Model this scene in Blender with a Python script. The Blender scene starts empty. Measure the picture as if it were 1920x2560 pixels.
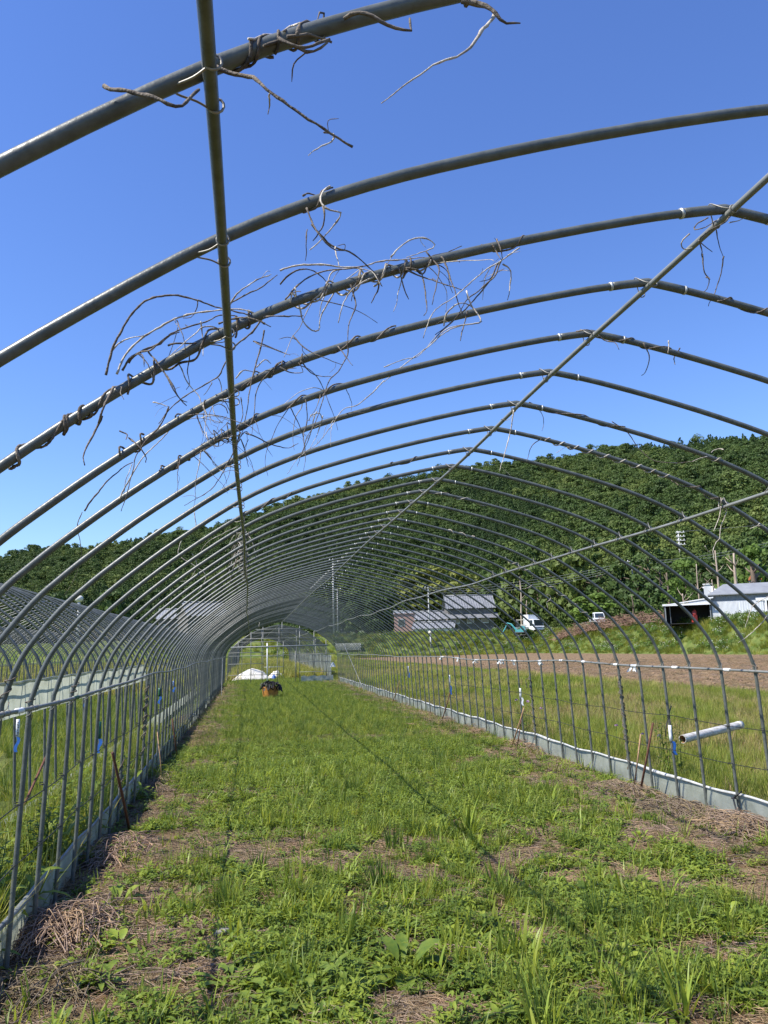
import bpy, math, random
import numpy as np
from mathutils import Vector, Matrix

# ------------------------------------------------------------------ camera, sky, sun, exposure
SC = bpy.context.scene
COL = SC.collection
CAM = np.array([-1.448177, 0.0, 1.549617])
YAW, PIT, ROL, FPX = 0.166942, 0.167693, -0.025703, 2000.0
_cy, _sy, _cp, _sp, _cr, _sr = math.cos(YAW), math.sin(YAW), math.cos(PIT), math.sin(PIT), math.cos(ROL), math.sin(ROL)
FWD = np.array([_sy*_cp, _cy*_cp, _sp]); _r = np.array([_cy, -_sy, 0.0]); _u = np.cross(_r, FWD)
RGT = _r*_cr + _u*_sr; UPV = -_r*_sr + _u*_cr
cd = bpy.data.cameras.new('camera'); cam = bpy.data.objects.new('camera', cd); COL.objects.link(cam)
cam.matrix_world = Matrix(((RGT[0], UPV[0], -FWD[0], CAM[0]), (RGT[1], UPV[1], -FWD[1], CAM[1]), (RGT[2], UPV[2], -FWD[2], CAM[2]), (0, 0, 0, 1)))
cd.sensor_fit = 'VERTICAL'; cd.sensor_height = 36.0; cd.lens = FPX/2560*36.0
cd.clip_start = 0.05; cd.clip_end = 6000
SC.camera = cam

SUN = Vector((-1.0, -0.22, 1.316)).normalized()
W = bpy.data.worlds.new('World'); SC.world = W; W.use_nodes = True
nt = W.node_tree; nt.nodes.clear()
sky = nt.nodes.new('ShaderNodeTexSky'); sky.sky_type = 'NISHITA'; sky.sun_disc = False
sky.sun_elevation = math.asin(SUN.z); sky.sun_rotation = math.atan2(SUN.x, SUN.y)
sky.altitude = 0; sky.air_density = 1.3; sky.dust_density = 0.0; sky.ozone_density = 10.0
bg = nt.nodes.new('ShaderNodeBackground'); bg.inputs['Strength'].default_value = 0.125
wo = nt.nodes.new('ShaderNodeOutputWorld')
shs = nt.nodes.new('ShaderNodeHueSaturation'); shs.inputs['Saturation'].default_value = 1.06; shs.inputs['Hue'].default_value = 0.5135; shs.inputs['Value'].default_value = 1.0
nt.links.new(sky.outputs[0], shs.inputs['Color']); nt.links.new(shs.outputs[0], bg.inputs[0]); nt.links.new(bg.outputs[0], wo.inputs[0])
sl = bpy.data.lights.new('sun', 'SUN'); sl.energy = 5.0; sl.angle = math.radians(0.53); sl.color = (1.0, 0.94, 0.83)
so = bpy.data.objects.new('sun', sl); COL.objects.link(so); so.rotation_euler = SUN.to_track_quat('Z', 'Y').to_euler()
SC.view_settings.view_transform = 'Standard'; SC.view_settings.look = 'None'
SC.view_settings.exposure = 0.72; SC.view_settings.gamma = 1.0; SC.view_settings.use_curve_mapping = False
SC.cycles.max_bounces = 8; SC.cycles.transparent_max_bounces = 12

rng = np.random.default_rng(7); random.seed(7)
R = math.radians

# ------------------------------------------------------------------ helpers
def ray(u, v): return RGT*(u-960)/FPX - UPV*(v-1280)/FPX + FWD
def atY(u, v, Y): d = ray(u, v); return CAM + d*(Y/d[1])
def atZ(u, v, z=0.0): d = ray(u, v); return CAM + d*((z-CAM[2])/d[2])
def atX(u, v, x): d = ray(u, v); return CAM + d*((x-CAM[0])/d[0])
def atD(u, v, D): d = ray(u, v); return CAM + d*(D/math.hypot(d[0], d[1]))

def tag(o, label=None, cat=None, group=None, kind=None):
    if label: o['label'] = label
    if cat: o['category'] = cat
    if group: o['group'] = group
    if kind: o['kind'] = kind
    return o
def empty(name, loc=(0, 0, 0), rz=0.0, **k):
    o = bpy.data.objects.new(name, None); COL.objects.link(o); o.location = loc; o.rotation_euler = (0, 0, rz)
    o.empty_display_size = 0.2
    return tag(o, **k)
def copy_tree(o, parent=None):
    c = o.copy(); COL.objects.link(c); c.parent = parent
    for ch in list(o.children): copy_tree(ch, c)
    return c

class MB:
    """collects vertices and faces; build() links them as one mesh object"""
    def __init__(s): s.v = []; s.f = []; s.m = []; s.n = 0
    def add(s, verts, faces, mi=0):
        b = s.n; s.v.extend([tuple(map(float, p)) for p in verts]); s.f.extend([tuple(i+b for i in f) for f in faces])
        s.m.extend([mi]*len(faces)); s.n += len(verts); return s
    def box(s, c, d, rz=0.0, mi=0, M=None):
        x, y, z = d[0]/2, d[1]/2, d[2]/2
        P = np.array([(-x,-y,-z),(x,-y,-z),(x,y,-z),(-x,y,-z),(-x,-y,z),(x,-y,z),(x,y,z),(-x,y,z)])
        if M is not None: P = P @ np.array(M).T
        if rz: cz, sz = math.cos(rz), math.sin(rz); P = P @ np.array([(cz, sz, 0), (-sz, cz, 0), (0, 0, 1)])
        return s.add(P+np.array(c), [(3,2,1,0),(4,5,6,7),(0,1,5,4),(1,2,6,5),(2,3,7,6),(3,0,4,7)], mi)
    def tube(s, pts, r, sides=6, mi=0, cap=True, flat=1.0):
        pts = np.asarray(pts, float); n = len(pts)
        rad = np.full(n, r) if np.isscalar(r) else np.asarray(r, float)
        T = np.gradient(pts, axis=0); T /= np.maximum(np.linalg.norm(T, axis=1), 1e-9)[:, None]
        a = np.array((0, 0, 1.0)) if abs(T[0][2]) < 0.9 else np.array((1.0, 0, 0))
        N = np.cross(T[0], a); N /= np.linalg.norm(N); V = []
        for i in range(n):
            N = N - T[i]*(N@T[i]); N /= max(np.linalg.norm(N), 1e-9); B = np.cross(T[i], N)
            for k in range(sides):
                t = 2*math.pi*k/sides; V.append(pts[i] + rad[i]*(N*math.cos(t) + B*math.sin(t)*flat))
        F = [(i*sides+k, i*sides+(k+1) % sides, (i+1)*sides+(k+1) % sides, (i+1)*sides+k) for i in range(n-1) for k in range(sides)]
        if cap: F += [tuple(range(sides))[::-1], tuple((n-1)*sides+k for k in range(sides))]
        return s.add(V, F, mi)
    def sheet(s, grid, mi=0):
        h = len(grid); w = len(grid[0])
        return s.add([p for row in grid for p in row], [(i*w+j, i*w+j+1, (i+1)*w+j+1, (i+1)*w+j) for i in range(h-1) for j in range(w-1)], mi)
    def mesh(s, name, mats, smooth=True):
        me = bpy.data.meshes.new(name); me.from_pydata(s.v, [], s.f)
        for m in (mats if isinstance(mats, (list, tuple)) else [mats]): me.materials.append(m)
        me.polygons.foreach_set('material_index', s.m); me.polygons.foreach_set('use_smooth', [smooth]*len(s.f))
        me.update(); return me
    def build(s, name, mats, parent=None, smooth=True, loc=None):
        o = bpy.data.objects.new(name, s.mesh(name, mats, smooth)); COL.objects.link(o)
        if parent is not None: o.parent = parent
        if loc is not None: o.location = loc
        return o

def spline(P, n=6):
    P = np.asarray(P, float)
    if len(P) < 3: return np.array([P[0] + (P[-1]-P[0])*t for t in np.linspace(0, 1, n+1)])
    Q = np.vstack([2*P[0]-P[1], P, 2*P[-1]-P[-2]]); out = []
    for i in range(1, len(Q)-2):
        for t in np.linspace(0, 1, n, endpoint=False):
            a, b, c, d = Q[i-1], Q[i], Q[i+1], Q[i+2]
            out.append(0.5*((2*b) + (c-a)*t + (2*a-5*b+4*c-d)*t*t + (3*b-a-3*c+d)*t**3))
    out.append(P[-1]); return np.array(out)

def sm(a, b, x): t = np.clip((np.asarray(x, float)-a)/(b-a), 0, 1); return t*t*(3-2*t)
_G = np.random.default_rng(3).random((256, 256))
def vnoise(x, y):
    x = np.asarray(x, float); y = np.asarray(y, float); xi = np.floor(x).astype(int); yi = np.floor(y).astype(int)
    fx = x-xi; fy = y-yi; fx = fx*fx*(3-2*fx); fy = fy*fy*(3-2*fy)
    g = lambda a, b: _G[a % 256, b % 256]
    return (g(xi, yi)*(1-fx)+g(xi+1, yi)*fx)*(1-fy) + (g(xi, yi+1)*(1-fx)+g(xi+1, yi+1)*fx)*fy
def fbm(x, y, o=4): return sum(vnoise(np.asarray(x)*2**i+i*17.3, np.asarray(y)*2**i+i*9.1)*0.5**i for i in range(o))/sum(0.5**i for i in range(o))

# ------------------------------------------------------------------ materials
def mat(name, rgb, rough=0.6, metal=0.0, var=0.0, scale=8.0, rgb2=None, bump=0.0, bscale=None, spec=0.5, trans=0.0, stretch=None, alpha=1.0, detail=6.0, rand=0.0):
    m = bpy.data.materials.new(name); m.use_nodes = True; t = m.node_tree; n = t.nodes; L = t.links; n.clear()
    out = n.new('ShaderNodeOutputMaterial'); p = n.new('ShaderNodeBsdfPrincipled')
    p.inputs['Roughness'].default_value = rough; p.inputs['Metallic'].default_value = metal; p.inputs['Specular IOR Level'].default_value = spec
    p.inputs['Alpha'].default_value = alpha
    tc = n.new('ShaderNodeTexCoord'); mp = n.new('ShaderNodeMapping'); L.new(tc.outputs['Object'], mp.inputs[0])
    if stretch: mp.inputs['Scale'].default_value = stretch
    c2 = rgb2 or tuple(c*(1-var) for c in rgb)
    nz = n.new('ShaderNodeTexNoise'); nz.inputs['Scale'].default_value = scale; nz.inputs['Detail'].default_value = detail; nz.inputs['Roughness'].default_value = 0.65
    L.new(mp.outputs[0], nz.inputs['Vector'])
    cr = n.new('ShaderNodeValToRGB'); cr.color_ramp.elements[0].position = 0.34; cr.color_ramp.elements[1].position = 0.66
    cr.color_ramp.elements[0].color = (*c2, 1); cr.color_ramp.elements[1].color = (*rgb, 1)
    L.new(nz.outputs[0], cr.inputs[0]); colour = cr.outputs[0]
    if rand:
        oi = n.new('ShaderNodeObjectInfo'); hs = n.new('ShaderNodeHueSaturation'); mr = n.new('ShaderNodeMapRange')
        mr.inputs['To Min'].default_value = 1-rand; mr.inputs['To Max'].default_value = 1+rand
        L.new(oi.outputs['Random'], mr.inputs[0]); L.new(mr.outputs[0], hs.inputs['Value'])
        m2 = n.new('ShaderNodeMapRange'); m2.inputs['To Min'].default_value = 0.515; m2.inputs['To Max'].default_value = 0.485
        L.new(oi.outputs['Random'], m2.inputs[0]); L.new(m2.outputs[0], hs.inputs['Hue'])
        L.new(colour, hs.inputs['Color']); colour = hs.outputs[0]
    L.new(colour, p.inputs['Base Color'])
    if bump:
        b = n.new('ShaderNodeBump'); b.inputs['Strength'].default_value = bump; b.inputs['Distance'].default_value = 0.02
        nb = n.new('ShaderNodeTexNoise'); nb.inputs['Scale'].default_value = bscale or scale*3; nb.inputs['Detail'].default_value = 5
        L.new(mp.outputs[0], nb.inputs['Vector']); L.new(nb.outputs[0], b.inputs['Height']); L.new(b.outputs[0], p.inputs['Normal'])
    if trans:
        tr = n.new('ShaderNodeBsdfTranslucent'); mx = n.new('ShaderNodeMixShader'); mx.inputs[0].default_value = trans
        hs2 = n.new('ShaderNodeHueSaturation'); hs2.inputs['Hue'].default_value = 0.485; hs2.inputs['Value'].default_value = 1.25; hs2.inputs['Saturation'].default_value = 1.05
        if name.endswith('film'): hs2.inputs['Hue'].default_value = 0.5; hs2.inputs['Value'].default_value = 1.0
        L.new(colour, hs2.inputs['Color']); L.new(hs2.outputs[0], tr.inputs[0])
        L.new(p.outputs[0], mx.inputs[1]); L.new(tr.outputs[0], mx.inputs[2]); L.new(mx.outputs[0], out.inputs[0])
    else: L.new(p.outputs[0], out.inputs[0])
    return m

M = {}
M['pipe'] = mat('weathered pipe and shaded purlin', (0.122, 0.132, 0.122), 0.38, 0.0, spec=0.45, rgb2=(0.07, 0.078, 0.071), scale=22, bump=0.06, bscale=90)
M['pipe2'] = mat('grey galvanised purlin', (0.225, 0.232, 0.22), 0.42, 0.0, spec=0.4, rgb2=(0.14, 0.146, 0.137), scale=30, stretch=(1, 0.15, 1))
M['ring'] = mat('bright zinc', (0.6, 0.61, 0.58), 0.4, 0.4, var=0.3, scale=60)
M['wire'] = mat('rusty clip wire', (0.36, 0.34, 0.3), 0.5, 0.3, var=0.5, scale=60)
M['vine'] = mat('dead vine bark', (0.22, 0.18, 0.14), 0.85, rgb2=(0.045, 0.035, 0.028), scale=26, bump=0.4, bscale=150)
M['vinepale'] = mat('peeled pale vine', (0.66, 0.60, 0.50), 0.8, rgb2=(0.20, 0.16, 0.125), scale=22, bump=0.3, bscale=120)
M['film'] = mat('translucent greenhouse film', (0.52, 0.545, 0.46), 0.6, rgb2=(0.35, 0.375, 0.30), scale=5, bump=0.3, bscale=14, trans=0.55)
M['clear'] = mat('clear crumpled film', (0.78, 0.8, 0.8), 0.25, rgb2=(0.55, 0.58, 0.6), scale=14, bump=0.5, bscale=40, trans=0.3)
M['cord'] = mat('black cord', (0.012, 0.012, 0.013), 0.6)
M['white'] = mat('white tape', (0.78, 0.79, 0.8), 0.45, var=0.15, scale=30)
M['blue'] = mat('blue plastic', (0.03, 0.14, 0.5), 0.4, var=0.3, scale=30, trans=0.2)
M['greentape'] = mat('green tape', (0.01, 0.10, 0.055), 0.45, var=0.3, scale=30)
M['rust'] = mat('rusted steel', (0.16, 0.065, 0.035), 0.85, rgb2=(0.07, 0.03, 0.02), scale=40, bump=0.3)
M['bamboo'] = mat('dry bamboo cane', (0.42, 0.27, 0.15), 0.7, rgb2=(0.22, 0.12, 0.06), scale=30)
M['grass'] = mat('fresh grass blade', (0.255, 0.295, 0.038), 0.5, rgb2=(0.14, 0.205, 0.030), scale=18, trans=0.4, rand=0.34, spec=0.3)
M['grassd'] = mat('deep green grass blade', (0.12, 0.185, 0.034), 0.5, rgb2=(0.075, 0.135, 0.026), scale=18, trans=0.36, rand=0.3, spec=0.3)
M['grassy'] = mat('yellowing grass blade', (0.40, 0.37, 0.10), 0.55, rgb2=(0.21, 0.245, 0.05), scale=14, trans=0.42, rand=0.25, spec=0.3)
M['weed'] = mat('broad weed leaf', (0.235, 0.295, 0.038), 0.5, rgb2=(0.115, 0.19, 0.03), scale=24, trans=0.38, rand=0.34, spec=0.35)
M['weedy'] = mat('pale yellow green leaf', (0.33, 0.40, 0.055), 0.45, rgb2=(0.22, 0.32, 0.045), scale=24, trans=0.42, spec=0.4)
M['straw'] = mat('dry straw', (0.40, 0.29, 0.16), 0.8, rgb2=(0.10, 0.06, 0.03), scale=20, rand=0.3)
M['twig'] = mat('dead weed stems', (0.33, 0.25, 0.18), 0.85, rgb2=(0.10, 0.066, 0.045), scale=20, rand=0.3)
M['soil'] = mat('brown soil', (0.19, 0.13, 0.082), 0.95, rgb2=(0.085, 0.056, 0.037), scale=7, bump=0.9, bscale=30, spec=0.15)
M['clod'] = mat('dry soil clod', (0.28, 0.20, 0.122), 0.95, rgb2=(0.13, 0.09, 0.055), scale=12, bump=0.6, rand=0.3, spec=0.15)
M['fieldsoil'] = mat('ploughed soil', (0.225, 0.16, 0.095), 0.95, rgb2=(0.10, 0.068, 0.04), scale=5.5, bump=1.0, bscale=9, spec=0.15, detail=8)
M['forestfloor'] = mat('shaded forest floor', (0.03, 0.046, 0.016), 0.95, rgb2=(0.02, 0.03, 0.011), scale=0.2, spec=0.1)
M['bark'] = mat('tree bark', (0.20, 0.15, 0.11), 0.9, rgb2=(0.09, 0.065, 0.05), scale=2.5, stretch=(1, 1, 0.2), bump=0.8, bscale=10)
M['deadwood'] = mat('bare bleached trunk', (0.46, 0.38, 0.30), 0.9, rgb2=(0.22, 0.16, 0.12), scale=2.0, stretch=(1, 1, 0.25), bump=0.6, bscale=10)
M['branch'] = mat('piled dead branches', (0.30, 0.19, 0.13), 0.9, rgb2=(0.13, 0.075, 0.05), scale=0.8)
M['whitemetal'] = mat('pale corrugated sheet', (0.62, 0.64, 0.66), 0.5, rgb2=(0.50, 0.52, 0.545), scale=1.2, stretch=(1, 1, 0.2))
M['roofgrey'] = mat('grey sheet roof', (0.25, 0.265, 0.28), 0.5, rgb2=(0.19, 0.2, 0.215), scale=1.0)
M['paint'] = mat('white vehicle paint', (0.80, 0.82, 0.83), 0.3, var=0.08, scale=2)
M['teal'] = mat('teal machine paint', (0.10, 0.40, 0.42), 0.4, var=0.35, scale=3)
M['cream'] = mat('cream machine paint', (0.66, 0.63, 0.50), 0.45, var=0.15, scale=3)
M['glass'] = mat('dark window glass', (0.035, 0.05, 0.06), 0.08, var=0.3, scale=1, spec=0.8)
M['dark'] = mat('dark rubber and bay shade', (0.02, 0.02, 0.022), 0.7, var=0.3)
M['grey'] = mat('grey steel', (0.22, 0.24, 0.25), 0.5, var=0.3, scale=4)
M['tile'] = mat('grey roof tile', (0.24, 0.25, 0.265), 0.5, rgb2=(0.11, 0.115, 0.125), scale=2.5)
M['housewall'] = mat('weathered house wall', (0.17, 0.16, 0.15), 0.8, var=0.4, scale=1)
M['pinkwall'] = mat('faded pink wall', (0.42, 0.27, 0.23), 0.8, var=0.2, scale=1)
M['concrete'] = mat('concrete pole', (0.55, 0.55, 0.53), 0.8, var=0.2, scale=3)
M['black'] = mat('black plastic sheeting', (0.012, 0.012, 0.014), 0.55, var=0.3, scale=20, spec=0.3)
M['orange'] = mat('orange plastic tub', (0.55, 0.24, 0.045), 0.5, rgb2=(0.22, 0.09, 0.03), scale=7)
M['band'] = mat('soiled pale film roll', (0.52, 0.53, 0.52), 0.6, rgb2=(0.3, 0.31, 0.3), scale=9)
M['pvc'] = mat('grey white pvc', (0.62, 0.62, 0.60), 0.5, rgb2=(0.34, 0.31, 0.26), scale=14, stretch=(0.5, 2, 2))
M['pvcin'] = mat('stained pipe inside', (0.36, 0.2, 0.10), 0.8, var=0.6, scale=10)
M['cloth'] = mat('bundled white sheeting', (0.74, 0.72, 0.66), 0.7, rgb2=(0.55, 0.52, 0.46), scale=4, bump=0.5, bscale=10)
M['purple'] = mat('thistle flower', (0.34, 0.2, 0.34), 0.7, var=0.3)
M['petal'] = mat('white weed flower', (0.75, 0.76, 0.66), 0.7, var=0.1, trans=0.2)
M['red'] = mat('red painted metal', (0.35, 0.04, 0.03), 0.5, var=0.3)
M['rooforange'] = mat('orange roof', (0.5, 0.16, 0.07), 0.6, var=0.2)
M['stone'] = mat('grey stone', (0.33, 0.31, 0.29), 0.9, var=0.4, scale=15, bump=0.6, bscale=30)

def foliage(name, a, b, c, tr=0.2, sc=0.02):
    """leaf material: colour differs from tree to tree and slowly over the hillside"""
    m = bpy.data.materials.new(name); m.use_nodes = True; t = m.node_tree; n = t.nodes; L = t.links; n.clear()
    out = n.new('ShaderNodeOutputMaterial'); p = n.new('ShaderNodeBsdfPrincipled'); p.inputs['Roughness'].default_value = 0.6; p.inputs['Specular IOR Level'].default_value = 0.25
    oi = n.new('ShaderNodeObjectInfo'); nz = n.new('ShaderNodeTexNoise'); nz.inputs['Scale'].default_value = sc; nz.inputs['Detail'].default_value = 3
    L.new(oi.outputs['Location'], nz.inputs['Vector'])
    ma = n.new('ShaderNodeMath'); ma.operation = 'MULTIPLY_ADD'; ma.inputs[1].default_value = 0.5; L.new(oi.outputs['Random'], ma.inputs[0])
    mb = n.new('ShaderNodeMath'); mb.operation = 'MULTIPLY_ADD'; mb.inputs[1].default_value = 2.2; mb.inputs[2].default_value = -0.88
    L.new(nz.outputs[0], mb.inputs[0]); L.new(mb.outputs[0], ma.inputs[2])
    cr = n.new('ShaderNodeValToRGB'); e = cr.color_ramp.elements; e[0].position = 0.1; e[0].color = (*a, 1); e[1].position = 1.0; e[1].color = (*c, 1)
    k = e.new(0.6); k.color = (*b, 1); L.new(ma.outputs[0], cr.inputs[0])
    tc = n.new('ShaderNodeTexCoord'); n2 = n.new('ShaderNodeTexNoise'); n2.inputs['Scale'].default_value = 1.2; L.new(tc.outputs['Object'], n2.inputs['Vector'])
    mr = n.new('ShaderNodeMapRange'); mr.inputs['From Min'].default_value = 0.3; mr.inputs['From Max'].default_value = 0.7; mr.inputs['To Min'].default_value = 0.75; mr.inputs['To Max'].default_value = 1.25
    L.new(n2.outputs[0], mr.inputs[0]); hs = n.new('ShaderNodeHueSaturation'); L.new(mr.outputs[0], hs.inputs['Value']); L.new(cr.outputs[0], hs.inputs['Color'])
    L.new(hs.outputs[0], p.inputs['Base Color']); tl = n.new('ShaderNodeBsdfTranslucent'); L.new(hs.outputs[0], tl.inputs[0])
    mx = n.new('ShaderNodeMixShader'); mx.inputs[0].default_value = tr; L.new(p.outputs[0], mx.inputs[1]); L.new(tl.outputs[0], mx.inputs[2]); L.new(mx.outputs[0], out.inputs[0])
    return m
M['leaf'] = foliage('broadleaf foliage', (0.046, 0.080, 0.020), (0.074, 0.118, 0.027), (0.14, 0.18, 0.042))
M['cedar'] = foliage('cedar foliage', (0.038, 0.072, 0.020), (0.060, 0.104, 0.028), (0.09, 0.14, 0.036), tr=0.18)
M['bambooleaf'] = foliage('bamboo foliage', (0.16, 0.19, 0.04), (0.22, 0.24, 0.055), (0.28, 0.28, 0.07), tr=0.3)
M['shrub'] = foliage('young shrub foliage', (0.085, 0.15, 0.028), (0.13, 0.205, 0.035), (0.19, 0.25, 0.05), tr=0.3)

# ------------------------------------------------------------------ ground, hills
def ground_h(x, y):
    x = np.asarray(x, float); y = np.asarray(y, float)
    t = np.maximum((x-43.5)/4.0, (y-124)/7.0)
    bank = 3.5*sm(0, 1, t) + 0.35*(fbm(x*0.12, y*0.12)-0.5)*sm(0, 1, t)
    return bank + 0.05*(fbm(x*0.5, y*0.5, 3)-0.5) + 0.02*(fbm(x*3, y*3, 3)-0.5)

def ring_mesh(az, rr, hf):
    A, Q = np.meshgrid(az, rr); X = CAM[0]+np.sin(A)*Q; Y = CAM[1]+np.cos(A)*Q; Z = hf(X, Y, A, Q)
    h, w = A.shape; V = np.stack([X, Y, Z], -1).reshape(-1, 3)
    i = np.arange(h-1)[:, None]*w + np.arange(w-1)[None, :]
    F = np.stack([i, i+1, i+w+1, i+w], -1).reshape(-1, 4)
    return V, F
def np_mesh(name, V, F, mats, smooth=True, mi=None):
    me = bpy.data.meshes.new(name); nv, nf, k = len(V), len(F), F.shape[1]
    me.vertices.add(nv); me.vertices.foreach_set('co', np.asarray(V, np.float32).ravel())
    me.loops.add(nf*k); me.loops.foreach_set('vertex_index', F.astype(np.int32).ravel())
    me.polygons.add(nf); me.polygons.foreach_set('loop_start', np.arange(0, nf*k, k, dtype=np.int32))
    for m in (mats if isinstance(mats, (list, tuple)) else [mats]): me.materials.append(m)
    if mi is not None: me.polygons.foreach_set('material_index', np.asarray(mi, np.int32))
    me.polygons.foreach_set('use_smooth', np.full(nf, smooth)); me.update(calc_edges=True); me.validate(); return me
def link(name, me, parent=None):
    o = bpy.data.objects.new(name, me); COL.objects.link(o); o.parent = parent; return o

def ground_mat():
    m = mat('soil with straw litter', (0.165, 0.105, 0.055), 0.95, rgb2=(0.05, 0.03, 0.016), scale=9, bump=0.9, bscale=45, spec=0.15, detail=8)
    t = m.node_tree; n = t.nodes; L = t.links; p = [k for k in n if k.type == 'BSDF_PRINCIPLED'][0]; src = p.inputs['Base Color'].links[0].from_socket
    tc = [k for k in n if k.type == 'TEX_COORD'][0]
    sx = n.new('ShaderNodeSeparateXYZ'); L.new(tc.outputs['Object'], sx.inputs[0])
    # turf colour takes over away from the tunnel's worn floor
    nz = n.new('ShaderNodeTexNoise'); nz.inputs['Scale'].default_value = 1.1; nz.inputs['Detail'].default_value = 6; L.new(tc.outputs['Object'], nz.inputs['Vector'])
    cr = n.new('ShaderNodeValToRGB'); cr.color_ramp.elements[0].color = (0.06, 0.10, 0.02, 1); cr.color_ramp.elements[1].color = (0.15, 0.175, 0.05, 1)
    cr.color_ramp.elements[0].position = 0.35; cr.color_ramp.elements[1].position = 0.65; L.new(nz.outputs[0], cr.inputs[0])
    mr = n.new('ShaderNodeMapRange'); mr.inputs['From Min'].default_value = 10; mr.inputs['From Max'].default_value = 26; L.new(sx.outputs['Y'], mr.inputs[0])
    ab = n.new('ShaderNodeMath'); ab.operation = 'ABSOLUTE'; L.new(sx.outputs['X'], ab.inputs[0])
    m2 = n.new('ShaderNodeMapRange'); m2.inputs['From Min'].default_value = 2.7; m2.inputs['From Max'].default_value = 3.2; m2.inputs['To Max'].default_value = 0.8; L.new(ab.outputs[0], m2.inputs[0])
    mxv = n.new('ShaderNodeMath'); mxv.operation = 'MAXIMUM'; L.new(mr.outputs[0], mxv.inputs[0]); L.new(m2.outputs[0], mxv.inputs[1])
    mm = n.new('ShaderNodeMix'); mm.data_type = 'RGBA'; L.new(mxv.outputs[0], mm.inputs[0]); L.new(src, mm.inputs[6]); L.new(cr.outputs[0], mm.inputs[7])
    L.new(mm.outputs[2], p.inputs['Base Color']); return m
az = np.linspace(-math.pi, math.pi, 541)
rr = np.concatenate([[0.02], np.geomspace(0.6, 60, 110), np.linspace(61, 175, 90), np.geomspace(180, 3000, 26)])
V, F = ring_mesh(az, rr, lambda X, Y, A, Q: ground_h(X, Y))
tag(link('ground', np_mesh('ground', V, F, ground_mat())), 'grassy soil of the farm plain and its raised bank', 'ground', kind='structure')

# ploughed field: real furrowed clods
xs = np.linspace(12.1, 43.2, 160); ys = np.concatenate([np.linspace(14, 60, 260), np.linspace(60.5, 124, 160)])
X, Y = np.meshgrid(xs, ys); ex = 0.5*(fbm(Y*0.3, X*0+3)-0.5); X = X+ex*sm(1, 0, (X-12.1)/31)
Z = ground_h(X, Y)*0 + 0.035 + 0.13*(fbm(X*1.7, Y*1.7, 4)-0.5) + 0.05*np.sin(X*7.5+3*vnoise(X, Y*0.4)); Z = np.maximum(Z, 0.004)+ground_h(X, Y)
w = len(xs); i = np.arange(len(ys)-1)[:, None]*w + np.arange(w-1)[None, :]
tag(link('field', np_mesh('field', np.stack([X, Y, Z], -1).reshape(-1, 3), np.stack([i, i+1, i+w+1, i+w], -1).reshape(-1, 4), M['fieldsoil'], smooth=False)), 'bare brown ploughed field beside the tunnel', 'field', kind='structure')

RIDGE = [(-60, 4.5), (-30, 5.2), (-20, 5.8), (-16.3, 6.4), (-15.7, 6.63), (-14.3, 7.1), (-13, 7.14), (-11.2, 7.28), (-9, 7.68), (-5.7, 8.3), (-2.2, 8.92), (-.2, 9.58), (2.4, 10.43), (5, 11.09), (7.6, 11.74), (9.6, 11.96), (11.8, 12.21), (14.7, 12.75), (17.8, 12.85), (19.7, 12.9), (22.2, 12.9), (25.5, 13.35), (28.5, 13.27), (33.8, 13.31), (36, 13.1), (45, 12.4), (60, 11)]
RZ = np.array(RIDGE)
def rbase(a): return np.interp(a, [-60, -20, -5, 8, 15, 20, 25, 30, 36, 60], [230, 230, 225, 222, 205, 172, 142, 122, 108, 80])
def rridge(a): return np.interp(a, [-60, -16, 0, 15, 25, 36, 60], [430, 440, 455, 440, 400, 350, 320])
def hill_h(X, Y, A, Q):
    a = np.degrees(A); b = rbase(a); r = rridge(a); zr = CAM[2]+r*np.tan(np.radians(np.interp(a, RZ[:, 0], RZ[:, 1]))) - 5.0
    t = (Q-b)/(r-b); up = 3.2 + (zr-3.2)*np.where(t < 0, t*0.3, np.clip(t, 0, 1)**1.08)
    up = up + 7.0*(fbm(X*0.02, Y*0.02, 3)-0.5)*sm(0, .3, t)*sm(1.0, .75, t)
    return np.where(t > 1, zr-(t-1)*(r-b)*0.35, up)
az = np.radians(np.linspace(-48, 58, 160)); tt = np.concatenate([np.linspace(-0.06, 1, 60), np.linspace(1.03, 1.8, 14)])
A, T = np.meshgrid(az, tt); a = np.degrees(A); Q = rbase(a)+T*(rridge(a)-rbase(a))
X = CAM[0]+np.sin(A)*Q; Y = CAM[1]+np.cos(A)*Q; Z = hill_h(X, Y, A, Q); w = len(az)
i = np.arange(len(tt)-1)[:, None]*w + np.arange(w-1)[None, :]
tag(link('hills', np_mesh('hills', np.stack([X, Y, Z], -1).reshape(-1, 3), np.stack([i, i+1, i+w+1, i+w], -1).reshape(-1, 4), M['forestfloor'])), 'long steep hillside under the forest', 'hill', kind='structure')
def land_h(x, y):
    A = math.atan2(x-CAM[0], y-CAM[1]); Q = math.hypot(x-CAM[0], y-CAM[1])
    g = float(ground_h(x, y))
    if Q > rbase(math.degrees(A)): g = max(g, float(hill_h(np.array(x), np.array(y), np.array(A), np.array(Q))))
    return g

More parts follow.
